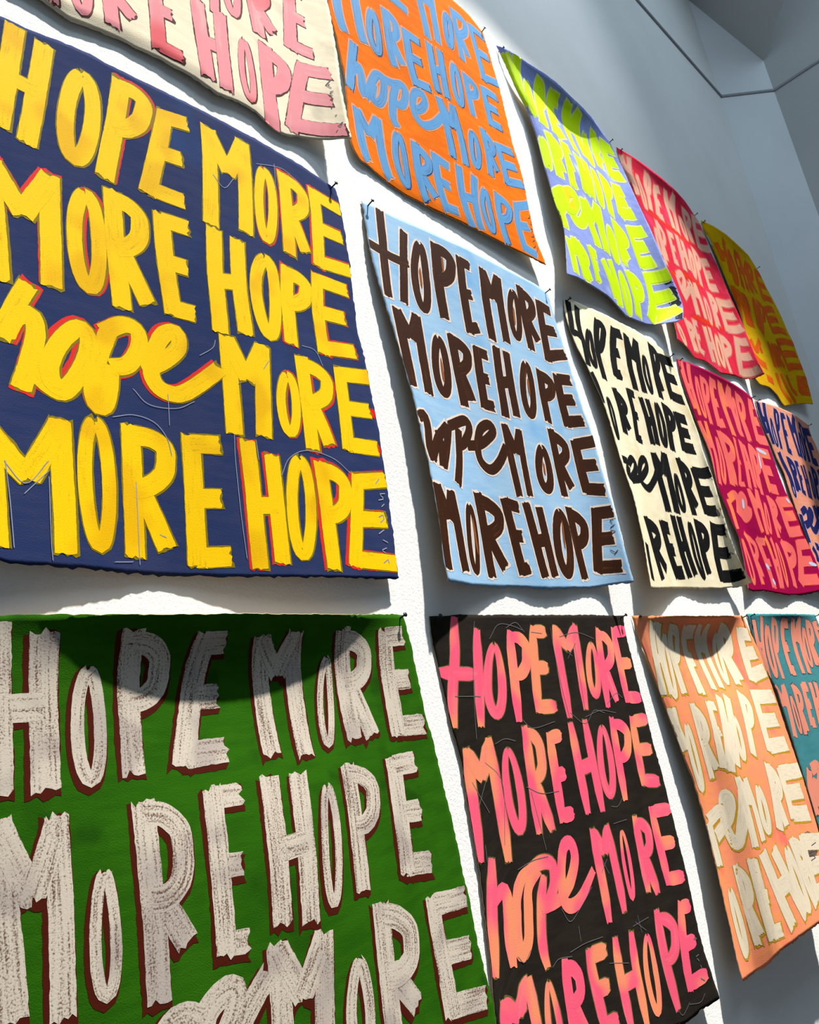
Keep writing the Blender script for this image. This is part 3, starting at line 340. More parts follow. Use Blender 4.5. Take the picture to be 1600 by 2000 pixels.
WORDS = {
'navy': (0.031, [
 ('HOPE', [('H', 80,2,177,28,133,265,43,241), ('O', 192,64,285,34,258,262,165,285), ('P', 310,30,415,14,352,241,255,279), ('E', 414,52,509,42,468,271,354,272)]),
 ('MORE', [('M', 534,41,681,24,657,269,514,288), ('O', 681,81,758,58,734,267,664,287), ('R', 765,61,871,51,851,249,751,284), ('E', 875,53,1006,45,1005,258,853,282)]),
 ('MORE', [('M', 23,321,180,307,174,528,33,549), ('O', 190,328,273,298,272,515,189,537), ('R', 271,297,374,287,379,502,277,536), ('E', 386,298,482,297,480,519,394,518)]),
 ('HOPE', [('H', 522,291,629,296,620,514,509,526), ('O', 639,318,739,294,712,507,626,523), ('P', 738,318,847,312,810,488,711,510), ('E', 841,303,982,286,970,486,818,512)]),
 ('hope', [('~', 108,538,84,582,55,648), ('~', 64,641,83,605,111,593,119,623,106,675,89,726), ('~', 112,691,144,713,171,713,208,663,221,612,204,595,170,623,144,667,145,702,166,712), ('~', 265,583,240,642,224,692,230,727,249,723,261,684,264,650), ('~', 251,592,297,564,328,568,329,600,303,638,264,653), ('~', 337,642,385,612,420,580,420,550,390,559,366,596,354,643,372,669,414,672,464,644,519,604)]),
 ('MORE', [('M', 524,531,662,529,636,727,518,733), ('O', 668,581,741,567,723,719,655,722), ('R', 736,532,859,533,830,718,731,740), ('E', 867,528,1016,505,990,718,850,730)]),
 ('MORE', [('M', 11,809,179,762,184,976,21,982), ('O', 186,753,264,740,264,971,191,976), ('R', 279,753,397,739,391,951,278,976), ('E', 411,746,510,740,516,980,411,986)]),
 ('HOPE', [('H', 549,739,650,765,654,974,556,981), ('O', 665,756,752,751,731,969,648,967), ('P', 748,762,869,764,843,983,757,984), ('E', 869,775,1005,759,1002,981,827,978)]),
]),
'green': (0.035, [
 ('HOPE', [('H', 9,6,134,25,125,235,6,228), ('O', 154,67,212,67,205,239,141,233), ('P', 238,18,341,23,318,231,226,223), ('E', 384,21,469,19,436,226,318,227)]),
 ('MORE', [('M', 518,30,647,25,638,236,514,224,0.33), ('O', 696,69,740,67,702,239,655,224), ('R', 743,23,860,33,834,225,734,223), ('E', 882,24,986,25,997,242,868,235)]),
 ('MORE', [('M', 11,258,134,267,127,505,25,486,0.42), ('O', 159,335,202,342,196,506,142,493), ('R', 235,259,341,275,318,534,229,514,0.72), ('E', 367,256,456,260,426,496,349,489)]),
 ('HOPE', [('H', 492,254,606,264,572,486,466,471), ('O', 625,282,677,289,632,485,580,473), ('P', 696,261,800,280,741,480,667,465), ('E', 827,264,933,269,905,486,794,473)]),
 ('hope', [('~', 247,565,268,546,292,544,311,555), ('~', 313,577,327,549,360,532,381,536,375,561,352,588), ('~', 373,593,405,562,448,528)]),
 ('MORE', [('M', 447,491,598,506,557,710,433,676,0.4), ('O', 620,549,680,564,658,718,580,691), ('R', 703,490,825,522,794,735,679,715,0.72), ('E', 856,513,1000,529,991,741,847,719)]),
 ('MORE', [('M', 26,790,129,790,129,975,26,975), ('O', 141,802,244,802,244,965,141,965), ('R', 256,790,359,790,359,975,256,975), ('E', 371,802,474,802,474,975,371,975)]),
 ('HOPE', [('H', 526,790,630,790,630,975,526,975), ('O', 642,802,746,802,746,965,642,965), ('P', 758,790,862,790,862,975,758,975), ('E', 874,802,979,802,979,975,874,975)]),
]),
'black': (0.03, [
 ('HOPE', [('~', 94,3,74,91,32,173,7,242), ('~', -1,123,49,132,149,149), ('~', 181,37,153,152,117,269), ('O', 205,65,290,68,241,267,135,252), ('P', 305,40,423,47,353,271,264,270), ('E', 418,29,514,29,480,256,363,255)]),
 ('MORE', [('M', 534,32,691,27,656,252,513,272,0.28), ('O', 713,71,794,72,750,232,661,223), ('R', 790,40,901,51,855,238,749,252), ('E', 893,35,1013,32,999,256,877,251)]),
 ('MORE', [('M', 12,286,155,304,163,581,-9,505,0.32), ('O', 168,322,252,325,253,528,162,526), ('R', 282,280,377,290,370,529,268,531), ('E', 391,300,480,293,468,512,379,519)]),
 ('HOPE', [('H', 509,284,633,277,630,503,508,504), ('O', 663,289,753,289,719,483,614,472), ('P', 754,275,884,289,812,487,731,484), ('E', 881,281,1023,284,978,481,853,466)]),
 ('hope', [('~', 65,530,33,620,17,722), ('~', 47,608,99,611,118,637,112,710,121,773), ('~', 266,597,192,617,155,671,150,737,169,767,195,741,203,686,215,638,268,606), ('~', 283,621,258,678,248,752,256,807), ('~', 213,606,281,592,324,602,321,644,288,677,257,691), ('~', 266,690,335,677,391,646,428,597,419,562,384,569,360,619,354,675,378,695,429,683,507,629)]),
 ('MORE', [('M', 513,540,636,533,654,732,527,749,0.3), ('O', 668,546,724,549,713,720,660,709), ('R', 763,521,862,538,845,716,758,700), ('E', 864,512,1003,522,990,722,868,711)]),
 ('MORE', [('M', 31,771,192,822,165,1022,-4,901,0.35), ('O', 224,823,273,829,253,989,175,976), ('R', 310,793,396,809,375,980,274,975), ('E', 414,789,521,783,498,964,403,973)]),
 ('HOPE', [('H', 543,781,674,776,640,978,517,976), ('O', 701,781,772,787,729,975,650,961), ('P', 783,741,905,771,855,968,776,964), ('E', 912,752,998,756,980,951,855,951)]),
]),
'lightblue': (0.034, [
 ('HOPE', [('~', 69,6,56,140,26,281), ('~', -2,133,73,147,163,142), ('~', 163,41,134,164,93,278), ('O', 192,59,272,42,233,274,135,292), ('P', 287,37,412,29,357,260,259,278), ('E', 411,45,491,45,463,283,380,298)]),
 ('MORE', [('M', 533,51,662,47,627,275,496,291,0.4), ('O', 686,80,773,61,725,252,636,263), ('R', 760,51,871,51,853,220,742,274), ('E', 880,67,989,61,998,260,844,295)]),
 ('MORE', [('M', 26,306,155,298,107,526,-8,522,0.35), ('O', 177,345,265,326,218,515,116,525), ('R', 272,321,386,324,338,501,246,530), ('E', 394,328,476,333,434,522,354,519)]),
 ('HOPE', [('H', 505,310,604,310,563,514,455,527), ('O', 654,324,746,309,686,503,577,516), ('P', 761,332,878,335,829,495,724,505), ('E', 871,328,988,316,982,495,850,512)]),
 ('hope', [('~', 4,604,34,593,39,626,27,676,33,711), ('~', 145,598,83,642,28,708), ('~', 88,623,89,669,74,719), ('~', 152,594,124,650,81,715), ('~', 157,596,250,568,266,589,227,630,184,648), ('~', 203,598,177,678,138,750), ('~', 236,638,313,625,387,585,378,562,326,583,295,633,300,675,346,691,399,664,446,616)]),
 ('MORE', [('M', 441,549,551,556,539,749,445,752,0.38), ('O', 614,587,711,579,694,732,571,736), ('R', 725,526,851,537,837,700,726,734), ('E', 868,546,1013,525,995,724,871,725)]),
 ('MORE', [('M', 1,766,108,775,128,969,-7,972,0.4), ('O', 148,798,213,790,200,977,132,974), ('R', 217,764,362,774,364,949,234,979), ('E', 361,762,451,768,468,964,398,969)]),
 ('HOPE', [('H', 467,769,581,776,606,968,506,969), ('O', 624,777,748,765,725,974,599,974), ('P', 732,760,866,784,826,974,753,970), ('E', 897,763,1007,758,974,965,838,963)]),
]),
'orange': (0.027, [
 ('HOPE', [('H', 16,20,80,20,80,230,16,230), ('O', 92,32,157,32,157,220,92,220), ('P', 169,20,234,20,234,230,169,230), ('E', 249,83,336,82,387,256,285,246)]),
 ('MORE', [('M', 455,38,588,16,564,279,464,296), ('O', 624,114,702,82,659,253,596,281), ('R', 703,61,839,38,780,233,691,284), ('E', 839,59,982,18,1001,248,843,308)]),
 ('MORE', [('M', -18,237,105,238,165,507,36,522), ('O', 157,355,212,321,240,505,173,533), ('R', 232,301,313,300,349,490,264,524), ('E', 332,331,432,329,471,535,363,548)]),
 ('HOPE', [('H', 463,316,564,313,584,510,492,512), ('O', 598,338,667,310,684,501,610,520), ('P', 688,338,799,339,783,494,706,514), ('E', 817,342,948,316,938,488,830,509)]),
 ('hope', [('~', 86,540,50,635,16,739), ('~', 33,680,79,622,89,649,80,708,91,726), ('~', 91,726,143,637,173,600,201,602,183,668,152,712,126,705,145,645), ('~', 186,598,242,595,301,580,302,614,275,658,236,667), ('~', 263,591,232,653,216,725,234,754), ('~', 318,652,364,637,406,597,404,564,363,577,338,619,338,669,377,688,439,657,504,600)]),
 ('MORE', [('M', 483,535,599,528,615,753,504,753), ('O', 642,595,716,572,698,733,626,753), ('R', 747,550,827,559,826,693,737,739), ('E', 831,573,972,540,994,696,847,739)]),
 ('MORE', [('M', 27,798,157,770,178,972,44,971), ('O', 197,787,264,759,279,959,210,976), ('R', 297,779,394,788,409,942,310,981), ('E', 397,775,498,786,508,979,414,980)]),
 ('HOPE', [('H', 531,774,659,778,629,986,538,995), ('O', 663,815,730,796,720,972,645,985), ('P', 759,797,883,805,808,991,744,989), ('E', 888,797,1019,747,959,985,859,987)]),
]),
'pinkwhite': (0.034, [
 ('HOPE', [('H', 26,20,129,20,129,225,26,225), ('O', 141,32,244,32,244,215,141,215), ('P', 256,20,359,20,359,225,256,225), ('E', 371,32,474,32,474,225,371,225)]),
 ('MORE', [('M', 526,20,629,20,629,225,526,225), ('O', 641,32,744,32,744,215,641,215), ('R', 756,20,859,20,859,225,756,225), ('E', 871,32,974,32,974,225,871,225)]),
 ('MORE', [('M', 26,265,129,265,129,470,26,470), ('O', 141,277,244,277,244,460,141,460), ('R', 256,265,359,265,359,470,256,470), ('E', 371,277,474,277,474,470,371,470)]),
 ('HOPE', [('H', 526,245,629,245,629,440,526,440), ('O', 641,257,744,257,744,430,641,430), ('P', 756,245,859,245,859,440,756,440), ('E', 871,257,974,257,974,440,871,440)]),
 ('hope', [('~', 40,530,50,640,40,730), ('~', 45,660,80,610,100,660,110,730), ('~', 180,610,130,660,170,715,215,660,180,610), ('~', 260,610,255,780), ('~', 260,620,330,620,320,690,260,700), ('~', 350,670,420,640,390,600,350,670,400,720,490,650)]),
 ('MORE', [('M', 500,590,590,590,590,770,500,770), ('O', 599,618,657,580,667,739,609,760), ('R', 675,587,759,538,790,682,705,752), ('E', 828,483,908,496,922,741,811,725)]),
 ('MORE', [('M', 94,890,153,860,166,985,109,1002), ('O', 184,856,236,827,249,973,193,991), ('R', 259,808,325,786,358,915,275,984), ('E', 382,758,449,752,477,978,388,984)]),
 ('HOPE', [('H', 499,769,611,758,614,979,516,973), ('O', 640,808,688,785,698,977,640,982), ('P', 717,762,828,752,815,959,717,1013), ('E', 851,762,982,764,987,991,784,982)]),
]),
'neon': (0.045, [
 ('HOPE', [('H', 11,18,124,1,14,263,8,155), ('O', 110,91,165,63,70,276,21,287), ('P', 225,32,309,14,174,252,78,297), ('E', 331,37,433,14,314,246,174,298)]),
 ('MORE', [('M', 466,22,637,10,583,220,370,282), ('O', 654,73,714,62,633,252,544,269), ('R', 749,45,830,41,806,171,688,236), ('E', 842,39,990,29,959,226,792,256)]),
 ('MORE', [('O', 10,379,68,363,61,521,7,531), ('R', 89,330,187,318,164,473,87,535), ('E', 210,307,299,297,250,522,181,537)]),
 ('HOPE', [('H', 337,319,484,282,413,497,299,518), ('O', 511,294,591,270,512,490,433,525), ('P', 620,290,744,286,636,467,551,507), ('E', 760,297,901,269,907,433,696,482)]),
 ('hope', [('~', 24,630,12,700,10,767), ('~', 22,635,99,597,98,636,17,703), ('~', 110,597,177,569,193,602,139,658,81,671), ('~', 118,670,139,706,194,695,247,643,259,573)]),
 ('MORE', [('M', 245,567,443,526,407,755,266,768), ('O', 452,601,541,564,510,745,426,782), ('R', 558,530,731,545,671,684,535,728), ('E', 742,509,946,466,941,670,766,705)]),
 ('MORE', [('M', 10,822,91,801,193,973,65,976), ('R', 77,808,173,833,237,972,172,985), ('E', 184,798,259,801,314,942,265,956)]),
 ('HOPE', [('H', 299,822,411,795,504,975,422,962), ('O', 439,813,515,774,602,979,526,986), ('P', 536,756,727,752,700,969,626,968), ('E', 779,720,1008,688,990,928,764,981)]),
]),
'cream': (0.034, [
 ('HOPE', [('~', 31,7,33,78,11,147), ('~', 99,24,80,120,73,182,23,253), ('~', 11,135,47,140,75,155), ('O', 128,106,195,93,114,258,38,265), ('P', 231,46,339,35,164,282,102,293), ('E', 368,47,469,41,329,260,238,263)]),
 ('MORE', [('M', 474,49,609,52,536,273,403,279), ('O', 601,110,668,93,619,276,552,267), ('R', 727,33,829,18,761,216,667,273), ('E', 819,40,983,12,975,230,808,247)]),
 ('MORE', [('~', 15,280,17,321,-2,383), ('O', 42,357,95,363,61,516,16,516), ('R', 164,312,263,333,236,455,126,478), ('E', 323,287,399,290,333,496,260,492)]),
 ('HOPE', [('H', 426,306,530,300,512,474,421,482), ('O', 562,302,641,289,610,478,523,484), ('P', 666,290,788,290,713,469,619,483), ('E', 780,297,932,283,932,453,767,470)]),
 ('hope', [('~', 27,579,80,584), ('~', 83,592,143,567,172,582,137,613,65,638,40,628,68,600), ('~', 54,647,188,628,300,587,311,553,256,563,195,607,186,641,257,658,366,619,426,574)]),
 ('MORE', [('M', 395,518,555,502,543,723,408,726,0.35), ('O', 570,573,630,568,630,722,545,720), ('R', 649,510,777,511,793,675,682,723), ('E', 806,518,999,506,984,709,838,710)]),
 ('MORE', [('~', 40,855,37,912,40,970), ('R', 80,766,260,772,300,929,163,969), ('E', 302,762,410,766,471,961,368,963)]),
 ('HOPE', [('H', 445,740,543,736,574,943,477,957), ('O', 590,747,660,747,654,969,588,958), ('P', 690,736,847,746,748,934,669,935), ('E', 881,735,1004,749,984,972,783,968)]),
]),
'peach': (0.044, [
 ('HOPE', [('H', 68,15,131,20,82,238,2,241), ('O', 124,46,181,46,111,256,48,251), ('P', 178,20,286,27,192,240,133,236), ('E', 296,23,427,23,319,255,240,254)]),
 ('MORE', [('M', 434,23,575,24,507,245,377,244), ('O', 628,49,709,53,594,242,515,237), ('R', 682,22,823,33,743,229,633,245), ('E', 865,42,999,48,988,236,791,248)]),
 ('MORE', [('~', 32,279,18,341,29,404), ('O', 61,322,121,323,63,532,5,527), ('R', 158,267,223,296,198,467,117,490), ('E', 267,276,343,282,252,470,196,475)]),
 ('HOPE', [('H', 379,270,507,272,328,483,221,494), ('O', 420,333,494,341,409,486,340,478), ('P', 608,267,716,295,546,473,459,470), ('E', 745,271,999,283,934,494,648,485)]),
 ('hope', [('~', 16,610,23,659,29,723), ('~', 22,606,130,579,148,612,57,647), ('~', 57,647,162,611,198,565,174,547,140,599,160,658,192,678,239,630,291,533)]),
 ('MORE', [('M', 258,515,349,530,365,716,261,719), ('O', 378,553,456,563,453,711,357,707), ('R', 558,506,686,539,630,713,486,706), ('E', 687,528,1011,540,936,724,663,705)]),
 ('MORE', [('O', 35,775,123,780,164,969,72,949), ('R', 139,726,206,754,230,927,180,943), ('E', 219,735,277,750,347,973,249,961)]),
 ('HOPE', [('H', 287,741,443,749,586,963,396,967), ('O', 477,755,580,764,661,968,550,957), ('P', 574,744,731,761,795,959,667,950), ('E', 718,747,1014,768,925,948,698,947)]),
]),
'magenta': (0.044, [
 ('HOPE', [('H', 12,4,102,9,74,249,19,218), ('O', 128,54,177,47,145,248,84,255), ('P', 191,44,293,42,199,263,143,271), ('E', 304,29,397,29,332,259,222,273)]),
 ('MORE', [('M', 407,29,605,23,587,265,385,284), ('O', 604,67,677,63,584,260,486,272), ('R', 674,37,822,41,708,272,628,281), ('E', 892,31,998,24,996,264,790,274)]),
 ('MORE', [('M', 10,279,108,266,49,551,-29,549), ('O', 136,320,180,321,129,541,52,550), ('R', 190,289,364,303,243,530,159,538), ('E', 382,293,415,303,328,529,257,532)]),
 ('HOPE', [('H', 455,297,542,310,510,514,369,527), ('O', 588,293,687,290,596,507,496,516), ('P', 625,294,758,316,636,536,545,539), ('E', 731,296,950,292,873,523,710,520)]),
 ('hope', [('~', 65,610,65,663,43,736), ('~', 82,606,181,581,190,611,142,669), ('~', 190,655,240,629,269,593,260,577,226,595,195,633,184,666,206,682,269,654,289,624)]),
 ('MORE', [('M', 338,535,510,522,440,732,327,727), ('O', 520,576,579,577,510,727,433,730), ('R', 629,544,743,548,712,696,571,742), ('E', 763,540,1025,529,989,729,770,737)]),
 ('MORE', [('O', 9,775,62,771,163,974,53,970), ('R', 102,749,221,771,239,931,202,971), ('E', 227,763,326,757,358,977,298,982)]),
 ('HOPE', [('H', 332,753,453,746,446,969,385,976), ('O', 458,761,527,762,537,969,468,963), ('P', 581,748,793,757,692,977,602,961), ('E', 830,748,1028,750,953,968,697,957)]),
]),
'peachnavy': (0.042, [
 ('HOPE', [('H', 11,3,126,-9,55,241,0,175), ('O', 131,80,168,80,110,255,49,240), ('P', 239,22,332,19,164,256,116,252), ('E', 348,34,435,32,297,273,217,267)]),
 ('MORE', [('M', 464,35,646,14,503,270,413,269), ('O', 617,107,686,103,582,285,497,282), ('R', 716,38,811,40,666,276,610,283), ('E', 794,62,988,38,835,280,697,292)]),
 ('MORE', [('~', 67,275,67,329,74,461), ('O', 70,369,113,371,98,518,28,520), ('R', 162,287,275,303,204,471,111,478), ('E', 285,299,355,306,282,496,211,485)]),
 ('HOPE', [('H', 378,319,474,310,386,503,314,500), ('O', 513,332,570,331,495,495,421,497), ('P', 620,302,723,310,603,496,500,496), ('E', 741,305,969,305,969,500,741,500)]),
 ('hope', [('~', 45,601,27,670,22,747), ('~', 76,592,163,570,180,596,148,637,68,654), ('~', 64,658,195,627,279,580,245,572,187,615,176,661,220,675,353,625)]),
 ('MORE', [('M', 336,540,485,535,504,650,319,660), ('O', 521,530,664,530,664,735,521,735), ('R', 676,542,819,542,819,725,676,725), ('E', 831,530,974,530,974,735,831,735)]),
 ('MORE', [('~', 51,768,87,802,83,840), ('~', 122,758,178,765), ('O', 156,765,254,765,254,960,156,960), ('R', 266,777,364,777,364,950,266,950), ('E', 376,765,474,765,474,960,376,960)]),
 ('HOPE', [('H', 516,765,621,765,621,960,516,960), ('O', 633,777,739,777,739,950,633,950), ('P', 751,765,856,765,856,960,751,960), ('E', 868,777,974,777,974,960,868,960)]),
]),
'teal': (0.044, [
 ('HOPE', [('H', 25,16,141,17,4,256,-7,189), ('O', 139,36,218,39,109,244,19,256), ('P', 240,13,335,26,174,258,117,256), ('E', 368,15,483,18,347,246,255,243)]),
 ('MORE', [('M', 523,16,688,13,576,246,429,243), ('O', 685,49,755,50,673,228,581,221), ('R', 767,24,884,25,790,219,690,220), ('E', 880,30,985,30,985,225,880,225)]),
 ('MORE', [('M', -26,282,106,280,57,475,-49,469), ('O', 104,321,153,324,142,471,80,469), ('R', 184,280,287,301,221,463,144,471), ('E', 321,278,424,282,345,458,255,453)]),
 ('HOPE', [('H', 452,283,587,286,493,454,377,452), ('O', 596,285,715,285,715,455,596,455), ('P', 727,297,847,297,847,445,727,445), ('E', 859,285,979,285,979,455,859,455)]),
 ('hope', [('~', 75,591,28,661,24,741), ('~', 100,593,190,589,166,637,56,686), ('~', 75,720,95,640,130,690,150,740), ('~', 215,640,180,690,215,735,250,690,215,640), ('~', 290,640,290,800), ('~', 290,650,350,640,345,700,290,720), ('~', 370,690,420,660,400,640,375,700,430,740,500,680)]),
 ('MORE', [('M', 516,520,622,520,622,735,516,735), ('O', 634,532,741,532,741,725,634,725), ('R', 753,520,860,520,860,735,753,735), ('E', 872,532,979,532,979,735,872,735)]),
 ('MORE', [('M', 26,765,131,765,131,965,26,965), ('O', 143,777,249,777,249,955,143,955), ('R', 261,765,366,765,366,965,261,965), ('E', 378,777,484,777,484,965,378,965)]),
 ('HOPE', [('H', 526,765,630,765,630,965,526,965), ('O', 642,777,746,777,746,955,642,955), ('P', 758,765,862,765,862,965,758,965), ('E', 874,777,979,777,979,965,874,965)]),
]),
'pink': (0.038, [
 ('HOPE', [('H', 0,37,95,22,64,242,19,173), ('O', 106,98,148,83,107,302,65,302), ('P', 205,36,284,27,206,249,121,278), ('E', 301,67,392,51,289,273,190,278)]),
 ('MORE', [('M', 434,40,621,23,496,272,384,274), ('O', 583,148,680,120,646,280,555,291), ('R', 702,55,848,47,745,262,669,274), ('E', 861,45,1045,9,993,251,786,288)]),
 ('MORE', [('O', 95,381,139,364,132,518,68,547), ('R', 143,319,233,336,156,530,92,575), ('E', 270,320,353,323,304,508,236,509)]),
 ('HOPE', [('H', 379,309,486,313,464,480,346,514), ('O', 518,345,615,330,547,501,450,523), ('P', 625,311,752,320,642,526,554,535), ('E', 726,353,879,319,881,511,719,540)]),
 ('hope', [('~', 217,575,226,632,267,684), ('~', 215,573,292,547,306,582,248,642), ('~', 246,677,344,615,386,575,374,576)]),
 ('MORE', [('M', 344,576,471,540,493,720,357,745), ('O', 513,598,588,593,584,748,507,748), ('R', 638,559,788,557,721,731,621,752), ('E', 784,557,993,549,990,740,783,750)]),
 ('MORE', [('O', 9,903,74,887,141,987,75,1002), ('R', 153,813,288,800,290,957,215,957), ('E', 278,778,346,789,359,969,293,951)]),
 ('HOPE', [('H', 396,790,506,764,521,955,412,966), ('O', 529,792,629,789,632,969,526,962), ('P', 629,784,823,790,726,975,638,989), ('E', 865,761,997,783,986,988,792,985)]),
]),
'yellow': (0.04, [
 ('HOPE', [('H', 63,115,255,39,136,277,51,222), ('O', 235,100,352,73,161,354,71,355), ('P', 422,51,600,36,311,312,210,341)]),
 ('MORE', [('M', 510,73,698,60,446,289,314,323), ('R', 677,64,813,56,615,264,446,289), ('E', 854,60,1056,23,935,261,668,304)]),
 ('MORE', [('M', 32,381,126,383,94,599,-35,605), ('R', 137,395,239,379,167,600,82,602)]),
 ('HOPE', [('O', 344,372,475,333,306,584,211,597), ('P', 488,333,618,337,420,561,288,610), ('E', 583,357,849,320,932,488,571,524)]),
 ('hope', [('~', 48,708,106,760,205,682), ('~', 76,808,151,838,256,849), ('~', 172,703,208,760)]),
 ('MORE', [('M', 371,649,508,589,510,731,415,785), ('R', 480,601,610,590,654,734,532,733), ('E', 594,560,1035,516,1021,723,687,758)]),
 ('MORE', [('~', 247,935,353,923), ('~', 436,821,481,881,636,980), ('~', 515,788,591,872,723,982)]),
 ('HOPE', [('~', 629,794,697,891,765,926), ('E', 822,795,1025,779,1016,927,808,928)]),
]),
}
MARKS = {
'navy': {'chalk': [[311,681,344,703,406,700,448,681],[388,676,387,734],[263,742,308,729,353,734,379,758,388,790],[538,734,535,784,538,881,545,965],[60,846,67,908,72,975],[58,847,94,877,135,836],[91,893,135,852],[135,861,136,956,138,990],[307,846,308,986],[257,984,294,981],[592,738,594,778],[651,803,679,764,734,742,814,749,868,776],[767,503,809,505,827,537],[637,582,655,561],[471,586,505,564,514,546],[552,157,582,180,612,146],[695,72,786,46,844,63],[760,44,748,117],[354,932,368,936],[561,628,568,624]], 'sig': [[950,965,967,957,970,965],[960,943,946,938,967,932],[956,915,974,920],[965,892,944,902],[954,876,970,869,968,857,952,864],[966,840,977,833],[957,826,980,821,963,811,985,808],[956,788,971,775]]},
'black': {'chalk': [[173,17,131,150,85,287],[38,181,144,202],[229,62,275,26,334,29,384,41],[308,35,356,21,393,47],[425,47,479,51],[530,37,526,163,533,275],[577,90,622,113],[594,119,657,79],[650,79,629,256],[570,61,674,50,775,68],[767,243,835,218,870,232],[32,363,88,448],[42,419,104,375],[104,346,166,411,136,538],[160,318,205,308,250,315],[300,265,341,288,452,277],[266,423,328,442,409,442],[282,434,307,567],[541,258,612,288,680,257,742,265],[620,272,719,258,808,267],[664,494,701,496,737,478],[179,598,245,585,312,582],[340,696,370,726,413,708,486,665],[561,614,583,645],[545,639,585,611],[656,535,735,530],[146,765,170,784,200,763],[275,807,307,794,361,796],[356,787,424,777,505,773],[407,771,405,739],[668,767,756,756],[684,759,734,782],[701,746,709,785],[513,830,609,840],[854,970,905,982,937,971],[797,969,811,981,856,966],[45,494,42,527]], 'sig': [[961,848,979,853,968,845],[949,887,965,885],[958,909,958,917],[951,892,957,899],[939,936,956,945]]},
'lightblue': {'sig': [[962,849,983,840,961,836],[964,829,985,819],[977,815,967,804,986,802],[942,896,957,904],[955,910,973,898]]},
'orange': {'sig': [[969,958,986,940],[950,950,973,939,971,934],[965,923,987,911],[968,904,990,900,988,888],[980,885,1005,866,983,870],[986,849,1000,850,996,834],[978,828,1001,817,993,811]]},
'pinkwhite': {'sig': [[956,980,963,971],[965,958,972,965,984,944,969,959],[963,925,968,923],[956,894,957,902],[956,858,966,859,957,847,971,844],[949,823,966,833],[948,825,968,804],[958,818,961,825]]},
'cream': {'sig': [[974,787,981,801],[987,762,987,774],[972,857,987,869],[941,927,972,932]]},
'neon': {'sig': [[979,838,987,839],[964,860,975,858],[963,814,980,814],[983,761,998,761]]},
'peach': {'sig': [[839,793,909,790],[798,812,895,812],[785,833,852,830,818,820]]},
}
DABS = {
'navy': [('red_dab', 'scarlet', 0.018, 0.0003, [[1005,506,1005,539],[987,604,992,628],[978,689,988,715]])],
'neon': [('dark_smear', 'midnight', 0.05, 0.00012, [[1006,665,1024,684,1024,734,1013,805,1001,879],[926,744,968,733,1005,734],[929,816,974,802,1008,803],[932,861,972,851,1002,857],[960,964,989,965,1003,942]])],
'peach': [('dark_smear', 'charcoal', 0.03, 0.00042, [[728,769,879,763],[759,818,899,809],[743,854,883,843]])],
'magenta': [('pale_dab', 'pale_blue', 0.016, 0.001, [[739,307,797,312,886,318],[248,595,219,640],[269,876,303,898],[312,936,336,966],[944,539,973,561],[895,864,988,880],[745,328,707,406]])],
'pink': [('red_stripe', 'red_orange', 0.024, 0.00012, [[72,316,232,282,412,286,623,283,752,279],[110,602,345,539,586,540],[293,773,542,738,793,739]])],
'lightblue': [('brown_streak', 'rust', 0.008, 0.00075, [[213,142,201,204],[334,73,329,124],[203,405,184,475],[684,376,668,434],[707,140,689,204],[649,638,645,677],[187,835,192,923],[690,809,680,886]])],  # rust brown brush streaks, plain paint over the dark letters
}


# ------------------------------------------------------------------ hanging canvases
NU, NV = 92, 112


class Sheet:
    """a loose canvas held at its top corners: four measured edges, blended inward, plus the sag under the top edge"""

    def __init__(self, d):
        self.e = {k: np.array(d[k], float) / 10000.0 for k in ('top', 'right', 'bottom', 'left')}
        for k in self.e:
            self.e[k][:, 2] += FLOOR
        self.t = np.linspace(0, 1, len(d['top']))
        self.dip = d['dip']
        self.org = self.e['top'][0] * 0.5 + self.e['top'][-1] * 0.5
        self.org[1] = 0.0

    def edge(self, k, q):
        return np.stack([np.interp(q, self.t, self.e[k][:, i]) for i in range(3)], -1)

    def at(self, u, v):
        u = np.clip(np.asarray(u, float), 0.0, 1.0)
        v = np.clip(np.asarray(v, float), 0.0, 1.0)
        a, b = u[..., None], v[..., None]
        E = self.e
        p = ((1 - b) * self.edge('top', u) + b * self.edge('bottom', u) + (1 - a) * self.edge('left', v) + a * self.edge('right', v)
             - ((1 - a) * (1 - b) * E['top'][0] + a * (1 - b) * E['top'][-1] + (1 - a) * b * E['bottom'][0] + a * b * E['bottom'][-1]))
        h = (v / 0.11) * np.exp(1 - v / 0.11)
        p[..., 1] += self.dip * np.sin(np.pi * u) * h
        p[..., 1] = np.minimum(p[..., 1], -0.002)
        return p

    def frame(self, u, v):
        h = 0.004
        u0, u1 = np.clip(u - h, 0, 1), np.clip(u + h, 0, 1)
        v0, v1 = np.clip(v - h, 0, 1), np.clip(v + h, 0, 1)
        pu = (self.at(u1, v) - self.at(u0, v)) / np.maximum(u1 - u0, 1e-6)[..., None]
        pv = (self.at(u, v1) - self.at(u, v0)) / np.maximum(v1 - v0, 1e-6)[..., None]
        n = np.cross(pv, pu)
        n /= np.linalg.norm(n, axis=-1, keepdims=True)
        n = np.where(n[..., 1:2] > 0, -n, n)
        return pu, pv, n


